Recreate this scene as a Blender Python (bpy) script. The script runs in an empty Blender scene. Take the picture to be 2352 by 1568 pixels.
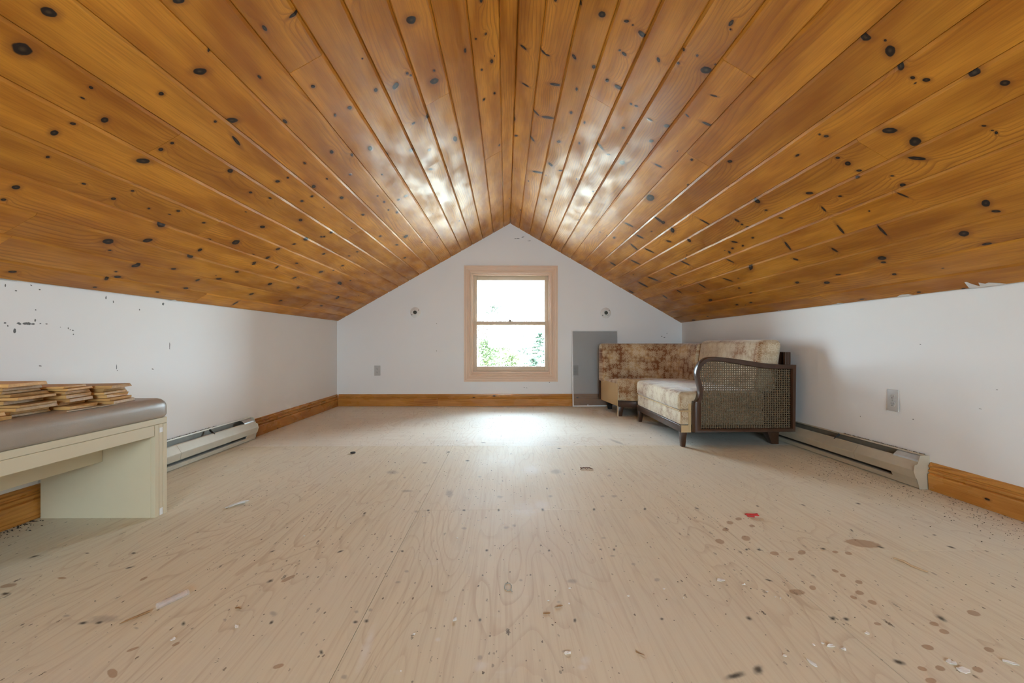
import bpy, bmesh, math, random
from mathutils import Vector, Matrix
R = random.Random(7)
C = bpy.context.scene.collection
S = bpy.context.scene
# ---------------------------------------------------------------- camera
H = .7134
cam = bpy.data.objects.new('camera', bpy.data.cameras.new('camera'))
C.objects.link(cam)
cam.location = (0, 0, H)
cam.rotation_euler = (math.pi/2, 0, -.0134)
cam.data.sensor_width = 36
cam.data.lens = 16.0
cam.data.shift_y = 5/2352
cam.data.clip_start = .02
cam.data.clip_end = 500
S.camera = cam
# ---------------------------------------------------------------- light
S.view_settings.view_transform = 'Standard'
S.view_settings.look = 'None'
S.view_settings.gamma = 1
S.view_settings.use_curve_mapping = False
S.view_settings.exposure = 2.06
W = bpy.data.worlds.new('overcast_sky')
S.world = W
W.use_nodes = True
bg = W.node_tree.nodes['Background']
bg.inputs[0].default_value = (.67, .86, 1, 1)
bg.inputs[1].default_value = 9.5
sun = bpy.data.objects.new('sun', bpy.data.lights.new('sun', 'SUN'))
C.objects.link(sun)
sun.data.energy = 1.2
sun.data.angle = math.radians(4)
sun.data.color = (1, .95, .86)
sun.rotation_euler = (math.radians(48), 0, math.radians(-12))   # behind the house, shining on the trees
def portal(name, loc, sx, sz, rx):
    l = bpy.data.lights.new(name, 'AREA'); l.shape = 'RECTANGLE'; l.size = sx; l.size_y = sz
    l.cycles.is_portal = True
    o = bpy.data.objects.new(name, l); C.objects.link(o); o.location = loc; o.rotation_euler = (rx, 0, 0)
portal('front_window_portal', (.058, 5.42, .945), .96, 1.22, -math.pi/2)
portal('rear_window_portal', (.12, -2.9, 1.1), 1.35, 1.06, math.pi/2)
S.cycles.max_bounces = 10
S.cycles.diffuse_bounces = 6
S.cycles.glossy_bounces = 3
S.cycles.adaptive_threshold = .05
S.cycles.adaptive_min_samples = 20
S.cycles.use_light_tree = False
S.cycles.transparent_max_bounces = 16
S.cycles.sample_clamp_indirect = 8
# ---------------------------------------------------------------- node helpers
def new_mat(name):
    m = bpy.data.materials.new(name); m.use_nodes = True
    t = m.node_tree
    return m, t, t.nodes['Principled BSDF']
def N(t, typ, ins=None, **props):
    n = t.nodes.new(typ)
    for k, v in props.items(): setattr(n, k, v)
    for k, v in (ins or {}).items(): put(t, n.inputs[k], v)
    return n
def put(t, sock, v):
    if isinstance(v, bpy.types.NodeSocket): t.links.new(v, sock)
    else:
        if sock.type == 'RGBA' and len(v) == 3: v = (*v, 1)
        sock.default_value = v
def M(t, op, a, b=None, c=None, clamp=False):
    n = t.nodes.new('ShaderNodeMath'); n.operation = op; n.use_clamp = clamp
    for i, v in enumerate((a, b, c)):
        if v is not None: put(t, n.inputs[i], v)
    return n.outputs[0]
def V(t, op, a, b=None):
    n = t.nodes.new('ShaderNodeVectorMath'); n.operation = op
    put(t, n.inputs[0], a)
    if b is not None: put(t, n.inputs[1], b)
    return n.outputs['Value'] if op in ('LENGTH', 'DOT_PRODUCT', 'DISTANCE') else n.outputs[0]
def step(t, x, a, b):                # smoothstep a -> b (b may be below a)
    n = N(t, 'ShaderNodeMapRange', {0: x, 1: a, 2: b, 3: 0., 4: 1.}, interpolation_type='SMOOTHSTEP')
    return n.outputs[0]
def mix(t, f, a, b, mode='MIX'):
    n = t.nodes.new('ShaderNodeMix'); n.data_type = 'RGBA'; n.blend_type = mode
    put(t, n.inputs[0], f); put(t, n.inputs[6], a); put(t, n.inputs[7], b)
    return n.outputs[2]
def noise(t, vec, scale, detail=2., rough=.5, dist=0., dim='3D'):
    return N(t, 'ShaderNodeTexNoise', {'Vector': vec, 'Scale': scale, 'Detail': detail, 'Roughness': rough, 'Distortion': dist}).outputs[0]
def mul(t, vec, s): return V(t, 'MULTIPLY', vec, s)
def ramp(t, f, stops):
    n = t.nodes.new('ShaderNodeValToRGB'); e = n.color_ramp.elements
    while len(e) < len(stops): e.new(.5)
    for k, (p, c) in zip(e, stops): k.position = p; k.color = (*c, 1)
    put(t, n.inputs[0], f)
    return n.outputs[0]
def bump(t, h, strength, dist=.01):
    return N(t, 'ShaderNodeBump', {'Height': h, 'Strength': strength, 'Distance': dist}).outputs[0]
def ells(t, vec, lst):               # normalised distance to the nearest of a list of ellipses
    d = None
    for (x, y, a, r1, r2) in lst:
        m = N(t, 'ShaderNodeMapping', {'Vector': vec, 'Location': (x, y, 0), 'Rotation': (0, 0, a), 'Scale': (r1, r2, 1)}, vector_type='TEXTURE')
        l = V(t, 'LENGTH', m.outputs[0])
        d = l if d is None else M(t, 'MINIMUM', d, l)
    return d
def obj_co(t): return t.nodes.new('ShaderNodeTexCoord').outputs['Object']
def uv_co(t): return t.nodes.new('ShaderNodeTexCoord').outputs['UV']
def rnd(t): return t.nodes.new('ShaderNodeObjectInfo').outputs['Random']
def plain(name, col, rough=.5, spec=.5, metal=0., vary=.06, scale=30., bmp=0.):
    m, t, b = new_mat(name)
    f = noise(t, obj_co(t), scale, 3.)
    put(t, b.inputs['Base Color'], mix(t, f, [c*(1-vary) for c in col], [min(1, c*(1+vary)) for c in col]))
    b.inputs['Roughness'].default_value = rough
    b.inputs['Specular IOR Level'].default_value = spec
    b.inputs['Metallic'].default_value = metal
    if bmp: put(t, b.inputs['Normal'], bump(t, f, bmp))
    return m
# ---------------------------------------------------------------- mesh helpers
class MB:
    def __init__(s): s.v = []; s.f = []; s.mi = []
    def add(s, vs, fs, mi=0):
        o = len(s.v); s.v += [tuple(p) for p in vs]; s.f += [tuple(o+i for i in f) for f in fs]; s.mi += [mi]*len(fs); return s
    def box(s, x0, x1, y0, y1, z0, z1, mi=0):
        vs = [(x, y, z) for z in (z0, z1) for y in (y0, y1) for x in (x0, x1)]
        return s.add(vs, [(0,2,3,1), (4,5,7,6), (0,1,5,4), (2,6,7,3), (0,4,6,2), (1,3,7,5)], mi)
    def loft(s, rings, cap=True, closed=True, mi=0):
        n = len(rings[0]); vs = [p for r in rings for p in r]; fs = []
        for i in range(len(rings)-1):
            for j in range(n if closed else n-1):
                a = i*n+j; b = i*n+(j+1) % n; fs.append((a, b, b+n, a+n))
        if cap and closed: fs += [tuple(range(n-1, -1, -1)), tuple(range((len(rings)-1)*n, len(rings)*n))]
        return s.add(vs, fs, mi)
    def tube(s, pts, r, n=8, mi=0):
        rings = []
        for i, p in enumerate(pts):
            p = Vector(p); a = Vector(pts[max(0, i-1)]); b = Vector(pts[min(len(pts)-1, i+1)])
            d = (b-a).normalized(); u = d.orthogonal().normalized() if abs(d.z) > .9 else d.cross(Vector((0, 0, 1))).normalized(); w = d.cross(u)
            rr = r[i] if isinstance(r, (list, tuple)) else r
            rings.append([p+u*rr*math.cos(2*math.pi*k/n)+w*rr*math.sin(2*math.pi*k/n) for k in range(n)])
        return s.loft(rings, mi=mi)
    def lathe(s, prof, c, ax='y', n=24, mi=0):       # prof: (radius, offset along the axis)
        rings = []
        for r, h in prof:
            q = []
            for k in range(n):
                a = 2*math.pi*k/n; x, y = max(r, 1e-5)*math.cos(a), max(r, 1e-5)*math.sin(a)
                q.append((c[0]+x, c[1]+h, c[2]+y) if ax == 'y' else (c[0]+x, c[1]+y, c[2]+h) if ax == 'z' else (c[0]+h, c[1]+x, c[2]+y))
            rings.append(q)
        return s.loft(rings, mi=mi)
    def build(s, name, mat, parent=None, smooth=False, bevel=0, seg=2, uv=False, fix=True):
        me = bpy.data.meshes.new(name); me.from_pydata(s.v, [], s.f)
        mats = mat if isinstance(mat, (list, tuple)) else [mat]
        for m in mats: me.materials.append(m)
        if len(mats) > 1: me.polygons.foreach_set('material_index', s.mi)
        if fix or bevel:
            bm = bmesh.new(); bm.from_mesh(me)
            if fix: bmesh.ops.recalc_face_normals(bm, faces=bm.faces)
            if bevel:
                es = [e for e in bm.edges if len(e.link_faces) == 2 and e.calc_face_angle(0) > .5]
                bmesh.ops.bevel(bm, geom=es, offset=bevel, segments=seg, affect='EDGES', profile=.5, clamp_overlap=True)
            bm.to_mesh(me); bm.free()
        if smooth or (bevel and seg > 1):
            me.polygons.foreach_set('use_smooth', [True]*len(me.polygons))
            if hasattr(me, 'set_sharp_from_angle'): me.set_sharp_from_angle(angle=math.radians(50))
        if uv: boxuv(me)
        me.update()
        return link(name, me, parent)
def link(name, me, parent=None):
    o = bpy.data.objects.new(name, me); C.objects.link(o)
    if parent:
        o.parent = parent
        if parent.parent is None: o.location = -parent.location
    return o
def boxuv(me):
    l = me.uv_layers.new(name='UVMap')
    for p in me.polygons:
        n = p.normal; a = max(range(3), key=lambda i: abs(n[i])); i, j = [(1, 2), (0, 2), (0, 1)][a]
        for li in p.loop_indices:
            c = me.vertices[me.loops[li].vertex_index].co; l.data[li].uv = (c[i], c[j])
def empty(name, loc, label=None, cat=None, group=None):
    o = bpy.data.objects.new(name, None); C.objects.link(o); o.location = loc; o.empty_display_size = .1
    return tag(o, label, cat, group)
def tag(o, label=None, cat=None, group=None, kind=None):
    if label: o['label'] = label
    if cat: o['category'] = cat
    if group: o['group'] = group
    if kind: o['kind'] = kind
    return o
def copy_tree(o, parent=None):
    c = o.copy(); C.objects.link(c); c.parent = parent
    for ch in list(o.children): copy_tree(ch, c)
    return c
def lerp(a, b, f): return a+(b-a)*f
# ---------------------------------------------------------------- marks seen in the wood and on the paint: (x, y, angle, half length, half width) in metres
KNOTS={-1:{10:[(1.089,1.376,0.31,0.019,0.0175),(1.37,1.436,0.78,0.0113,0.0098),(1.259,1.367,-3.01,0.0065,0.0047),(1.583,1.43,0.35,0.0086,0.0071),(1.583,1.385,0.28,0.0064,0.0054),(1.873,1.357,0.24,0.0144,0.0099),(1.274,1.409,3.1,0.0066,0.0026),(2.565,1.386,-3.06,0.0177,0.0093),(2.081,1.396,-3.13,0.0089,0.0058),(2.929,1.349,3.13,0.0177,0.0083),(2.932,1.402,-3.1,0.0142,0.0066),(3.496,1.37,3.08,0.0172,0.0067),(3.486,1.437,3.1,0.0171,0.0066)],9:[(1.049,1.258,2.89,0.0147,0.0119),(1.387,1.259,0.59,0.008,0.0074),(1.595,1.224,0.42,0.0061,0.0045),(1.735,1.235,-2.96,0.0343,0.0059),(2.113,1.274,2.99,0.013,0.0083),(2.128,1.228,0.12,0.0077,0.0048),(2.386,1.285,3.08,0.0118,0.0067),(2.394,1.229,0.2,0.0101,0.0075)],7:[(1.17,1.02,2.09,0.0139,0.0083),(3.759,1.009,0.0,0.031,0.0192),(2.795,0.964,3.11,0.0105,0.0049),(2.924,0.957,0.04,0.0151,0.0064),(3.076,0.971,3.12,0.0127,0.0054),(3.19,0.937,-3.11,0.0196,0.0076),(2.394,0.999,3.08,0.0118,0.0066),(2.123,0.991,0.11,0.0144,0.0083)],8:[(1.386,1.124,2.29,0.019,0.0126),(1.63,1.181,2.49,0.0205,0.0129),(1.341,1.06,0.62,0.0046,0.0036),(2.315,1.18,0.18,0.0174,0.0092),(2.577,1.126,3.13,0.0185,0.0096),(2.933,1.117,2.97,0.0172,0.0078),(3.448,1.152,0.0,0.0175,0.0087),(3.834,1.115,2.94,0.0239,0.0078),(4.304,1.157,-0.11,0.0255,0.0119)],11:[(1.324,1.555,0.88,0.0116,0.0089),(1.328,1.498,2.86,0.0076,0.0051),(1.589,1.505,2.69,0.0212,0.0129),(2.417,1.54,3.13,0.0188,0.0105),(2.827,1.485,-3.13,0.0232,0.0112),(2.802,1.555,2.86,0.0128,0.0081),(3.188,1.523,-0.1,0.0161,0.0107),(3.609,1.545,-0.09,0.0162,0.0096)],12:[(1.385,1.646,0.79,0.0055,0.0046),(1.547,1.694,3.14,0.0073,0.0043),(1.68,1.711,-3.03,0.0088,0.007),(1.693,1.644,2.96,0.0063,0.0049),(1.827,1.695,0.38,0.0064,0.0044),(1.935,1.651,-3.14,0.0086,0.0059),(2.109,1.66,2.95,0.0086,0.0051),(2.261,1.747,3.14,0.0134,0.0078),(2.421,1.703,0.37,0.026,0.0182),(2.751,1.638,-0.17,0.0149,0.0117),(2.786,1.73,0.75,0.016,0.0128),(3.094,1.689,3.1,0.0172,0.0073),(3.486,1.685,-0.08,0.0218,0.0137),(3.984,1.729,-2.93,0.0538,0.0167)],13:[(1.424,1.803,0.46,0.0105,0.0095),(1.442,1.869,0.47,0.0068,0.006),(1.96,1.754,0.43,0.0246,0.0151),(2.012,1.867,2.65,0.019,0.0144),(2.306,1.832,0.68,0.0141,0.0102),(2.751,1.801,2.81,0.0137,0.0085),(2.767,1.814,2.9,0.013,0.0084),(2.985,1.78,-2.17,0.0157,0.0087),(3.314,1.825,2.82,0.0154,0.0133)],14:[(1.882,1.934,-2.93,0.0232,0.0159),(1.939,1.984,-3.09,0.0072,0.0047),(2.313,1.891,0.28,0.0232,0.0129),(2.34,2.012,3.05,0.0158,0.0075),(2.743,1.915,-3.07,0.0167,0.0079),(3.182,1.95,0.09,0.0217,0.0147),(2.705,2.011,3.04,0.0223,0.0088),(3.54,1.912,0.33,0.0248,0.0107),(4.354,1.91,0.27,0.0307,0.0191)],15:[(2.142,2.045,2.5,0.018,0.0154),(2.149,2.15,-3.12,0.0177,0.0095),(2.103,2.115,-2.97,0.0073,0.0044),(2.585,2.061,0.98,0.0122,0.0108),(2.599,2.149,-3.13,0.0185,0.0083),(3.177,2.093,2.93,0.018,0.0131),(3.611,2.102,-3.01,0.0191,0.0069),(4.319,2.069,-3.03,0.0276,0.0085)],16:[(2.116,2.177,0.76,0.0131,0.0085),(2.129,2.252,-3.05,0.0099,0.0054),(2.471,2.22,-2.98,0.0119,0.0059),(1.755,2.224,3.0,0.0137,0.0071),(2.461,2.281,3.07,0.0165,0.0059),(3.174,2.219,-1.72,0.0238,0.0105)],6:[(3.012,0.82,-0.11,0.0171,0.0125),(3.006,0.872,-0.1,0.0144,0.0089),(1.899,0.807,2.96,0.0128,0.0086),(1.681,0.876,2.92,0.009,0.0069),(2.262,0.834,0.09,0.0222,0.0112),(1.374,0.794,-1.7,0.0161,0.0061),(1.893,0.874,0.26,0.0102,0.0052)],3:[(1.633,0.449,2.51,0.0216,0.0158),(2.033,0.425,2.42,0.0243,0.0175),(2.637,0.397,-0.03,0.0336,0.0125),(1.964,0.415,2.79,0.0083,0.0049)],4:[(1.923,0.594,-2.7,0.0209,0.0144),(2.271,0.506,2.91,0.018,0.0096),(2.258,0.586,2.52,0.0095,0.009),(1.888,0.529,-0.21,0.0087,0.0054),(1.911,0.518,2.93,0.0068,0.0042),(2.595,0.561,-3.1,0.0125,0.008),(2.836,0.598,2.71,0.0215,0.0087)],5:[(1.883,0.677,0.01,0.0127,0.0077),(2.492,0.655,-0.06,0.0206,0.0099),(1.683,0.668,2.93,0.0043,0.0031)],1:[(1.915,0.204,2.71,0.0072,0.004),(1.919,0.156,2.9,0.0073,0.0056),(2.122,0.134,-0.19,0.0157,0.007),(2.143,0.189,2.78,0.0089,0.0045),(2.399,0.127,-0.24,0.0125,0.0054),(2.402,0.191,-3.01,0.0096,0.0066),(1.727,0.166,-0.24,0.0105,0.0057)],2:[(1.948,0.259,0.01,0.0162,0.0058)]},1:{2:[(1.664,0.349,2.73,0.0177,0.012),(1.964,0.283,-2.49,0.0141,0.009),(1.955,0.379,-0.16,0.0128,0.0075),(2.384,0.337,2.94,0.0134,0.0068),(2.755,0.313,2.86,0.0208,0.0095),(1.673,0.26,-0.01,0.01,0.0053),(3.132,0.377,2.62,0.0221,0.007),(3.128,0.297,-2.54,0.0221,0.0169)],5:[(1.639,0.78,2.54,0.022,0.0157),(1.68,0.681,-0.03,0.0071,0.0052),(1.611,0.673,-0.05,0.0056,0.0043),(1.601,0.724,0.03,0.006,0.0046),(2.056,0.785,2.66,0.0175,0.0101),(2.228,0.769,2.85,0.0157,0.0093),(2.081,0.706,1.77,0.0123,0.0069),(2.576,0.705,3.04,0.0276,0.0141),(1.594,0.795,-0.04,0.0047,0.0038),(1.436,0.766,0.15,0.0037,0.0032)],3:[(1.648,0.514,-1.82,0.0169,0.0117),(1.632,0.444,2.32,0.0114,0.0059),(1.633,0.47,2.68,0.0047,0.0033),(1.788,0.481,-1.86,0.0112,0.008),(1.783,0.459,2.67,0.0064,0.0042),(1.99,0.455,-0.1,0.0124,0.0073),(1.992,0.512,1.66,0.018,0.0126)],4:[(1.719,0.61,0.56,0.0124,0.0064),(2.051,0.596,-0.09,0.0075,0.006),(2.044,0.621,2.43,0.0098,0.0063),(2.257,0.617,2.95,0.0107,0.0061),(2.544,0.555,-2.27,0.0334,0.0098),(2.579,0.614,2.43,0.0133,0.0065)],6:[(1.899,0.918,1.81,0.0237,0.0078),(1.733,0.862,1.97,0.0133,0.0043),(2.401,0.875,1.77,0.0216,0.0082),(1.918,0.829,-1.93,0.0092,0.005)],1:[(2.231,0.22,2.2,0.0336,0.0089),(2.562,0.214,2.25,0.0496,0.0103),(2.583,0.14,-2.18,0.0237,0.0092),(2.047,0.134,-2.04,0.0194,0.007),(2.052,0.16,1.98,0.0115,0.0053),(2.917,0.137,-2.5,0.0262,0.0115),(1.725,0.16,2.56,0.0073,0.0043),(3.379,0.215,2.35,0.0599,0.0124)],0:[(2.094,0.035,-1.86,0.0169,0.0082),(3.003,0.02,2.58,0.02,0.0068),(2.812,-0.001,-0.18,0.0364,0.0075),(2.377,0.06,1.62,0.0215,0.0079),(2.028,-0.037,2.59,0.017,0.0086),(2.306,-0.037,-0.16,0.0349,0.0133)],8:[(2.046,1.113,2.81,0.013,0.0083),(3.012,1.122,-1.83,0.0397,0.0164),(3.011,1.15,0.13,0.0253,0.0108),(3.744,1.165,-2.12,0.0478,0.0171),(3.466,1.127,1.89,0.0299,0.0178),(4.518,1.177,1.48,0.0341,0.024),(1.233,1.158,0.84,0.0191,0.0114),(1.236,1.083,2.14,0.014,0.0094),(1.215,1.125,1.01,0.0039,0.0032)],7:[(2.192,0.981,0.06,0.01,0.006),(2.788,0.968,-3.12,0.0469,0.0225),(3.368,0.998,1.86,0.0356,0.0167),(3.796,0.989,3.11,0.0263,0.0095)],10:[(2.214,1.365,0.78,0.0177,0.0144),(2.244,1.435,3.11,0.0096,0.006),(2.482,1.407,1.35,0.0165,0.0106),(2.493,1.446,-3.1,0.0102,0.0057),(2.483,1.478,2.85,0.0149,0.0067),(3.053,1.37,-2.58,0.0213,0.0135),(1.682,1.416,0.41,0.0125,0.0097),(1.683,1.373,2.89,0.0076,0.0061),(1.684,1.467,2.63,0.0095,0.006),(1.951,1.459,2.72,0.0163,0.0089),(1.459,1.379,2.42,0.0218,0.0133),(1.446,1.461,0.77,0.0221,0.0153),(1.17,1.353,2.98,0.0142,0.0077),(1.152,1.422,1.43,0.0102,0.0094)],9:[(2.696,1.311,1.65,0.035,0.0088),(3.046,1.236,-2.75,0.036,0.0144),(3.252,1.293,2.56,0.0228,0.0134),(3.633,1.27,1.87,0.0379,0.0158),(4.09,1.292,1.91,0.0461,0.0198),(1.257,1.216,0.87,0.0128,0.0086),(1.266,1.265,1.64,0.0059,0.0054),(1.251,1.294,2.1,0.0088,0.007),(1.62,1.272,2.69,0.0084,0.0066),(1.629,1.251,0.38,0.0047,0.0037),(1.276,1.284,-3.03,0.0036,0.0019)],11:[(2.237,1.516,2.63,0.0112,0.0058),(2.727,1.535,2.54,0.0198,0.0093),(2.714,1.585,0.31,0.0133,0.006),(2.817,1.573,0.22,0.0148,0.007),(2.563,1.559,-2.96,0.0115,0.0061),(2.89,1.592,-2.62,0.0167,0.0082),(3.464,1.529,1.84,0.0404,0.0147),(4.266,1.542,2.26,0.0567,0.0201),(4.62,1.554,1.7,0.0564,0.0288),(3.842,1.584,1.88,0.0309,0.0157),(1.998,1.568,-1.97,0.019,0.0052),(5.145,1.586,0.81,0.0338,0.0286),(1.499,1.526,2.29,0.024,0.0088),(1.623,1.551,2.68,0.0055,0.0039),(1.866,1.54,2.82,0.0078,0.0051),(1.635,1.608,0.39,0.0107,0.0087),(1.281,1.518,2.34,0.0053,0.0032),(1.28,1.558,0.93,0.0064,0.0033),(1.28,1.545,2.31,0.0034,0.0025)],12:[(3.003,1.661,1.79,0.0259,0.0099),(2.443,1.704,-2.14,0.0423,0.0078),(1.679,1.653,1.78,0.0223,0.0044),(2.065,1.713,-2.03,0.0373,0.0063),(1.854,1.67,0.52,0.0053,0.0033)],13:[(2.925,1.773,0.48,0.0453,0.0126),(3.322,1.823,2.24,0.0389,0.0118),(4.193,1.793,1.28,0.0247,0.0175),(2.528,1.817,2.35,0.0148,0.0105),(4.605,1.811,-2.16,0.0322,0.0176),(3.726,1.809,1.53,0.0354,0.0142),(1.921,1.797,-1.91,0.0383,0.0063),(1.515,1.814,0.84,0.0198,0.0106),(1.522,1.863,2.71,0.0121,0.0074),(2.242,1.831,1.49,0.02,0.0077)],14:[(3.945,2.003,-2.97,0.0376,0.013),(3.349,1.938,-3.0,0.0153,0.0062),(3.317,2.018,-3.03,0.0185,0.0075),(2.773,2.01,-2.91,0.0197,0.0095),(1.691,1.934,0.56,0.02,0.0142),(1.676,2.017,-3.14,0.0173,0.007),(2.097,1.965,-2.97,0.022,0.0138),(2.12,1.996,3.11,0.012,0.0069),(2.436,2.016,3.02,0.0173,0.0075),(1.578,2.027,3.07,0.0062,0.0047)],15:[(3.699,2.125,-2.96,0.0243,0.0089),(3.49,2.128,-2.95,0.0217,0.0084),(2.16,2.096,-2.96,0.0123,0.0073),(2.58,2.063,-3.04,0.0225,0.0113)],16:[(4.839,2.257,-3.06,0.0374,0.01),(2.185,2.26,-2.91,0.0096,0.0054),(2.539,2.26,-3.1,0.0192,0.0056),(1.981,2.276,-3.12,0.0101,0.0055)]}}
JOINTS={-1:{6:[1.57],10:[1.567],14:[1.564],12:[2.175],9:[3.153],16:[2.81,4.512],3:[2.176],4:[2.798],1:[3.152],15:[4.038]},1:{6:[1.559],3:[2.16],7:[2.166],10:[1.566],16:[2.773]}}
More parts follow.
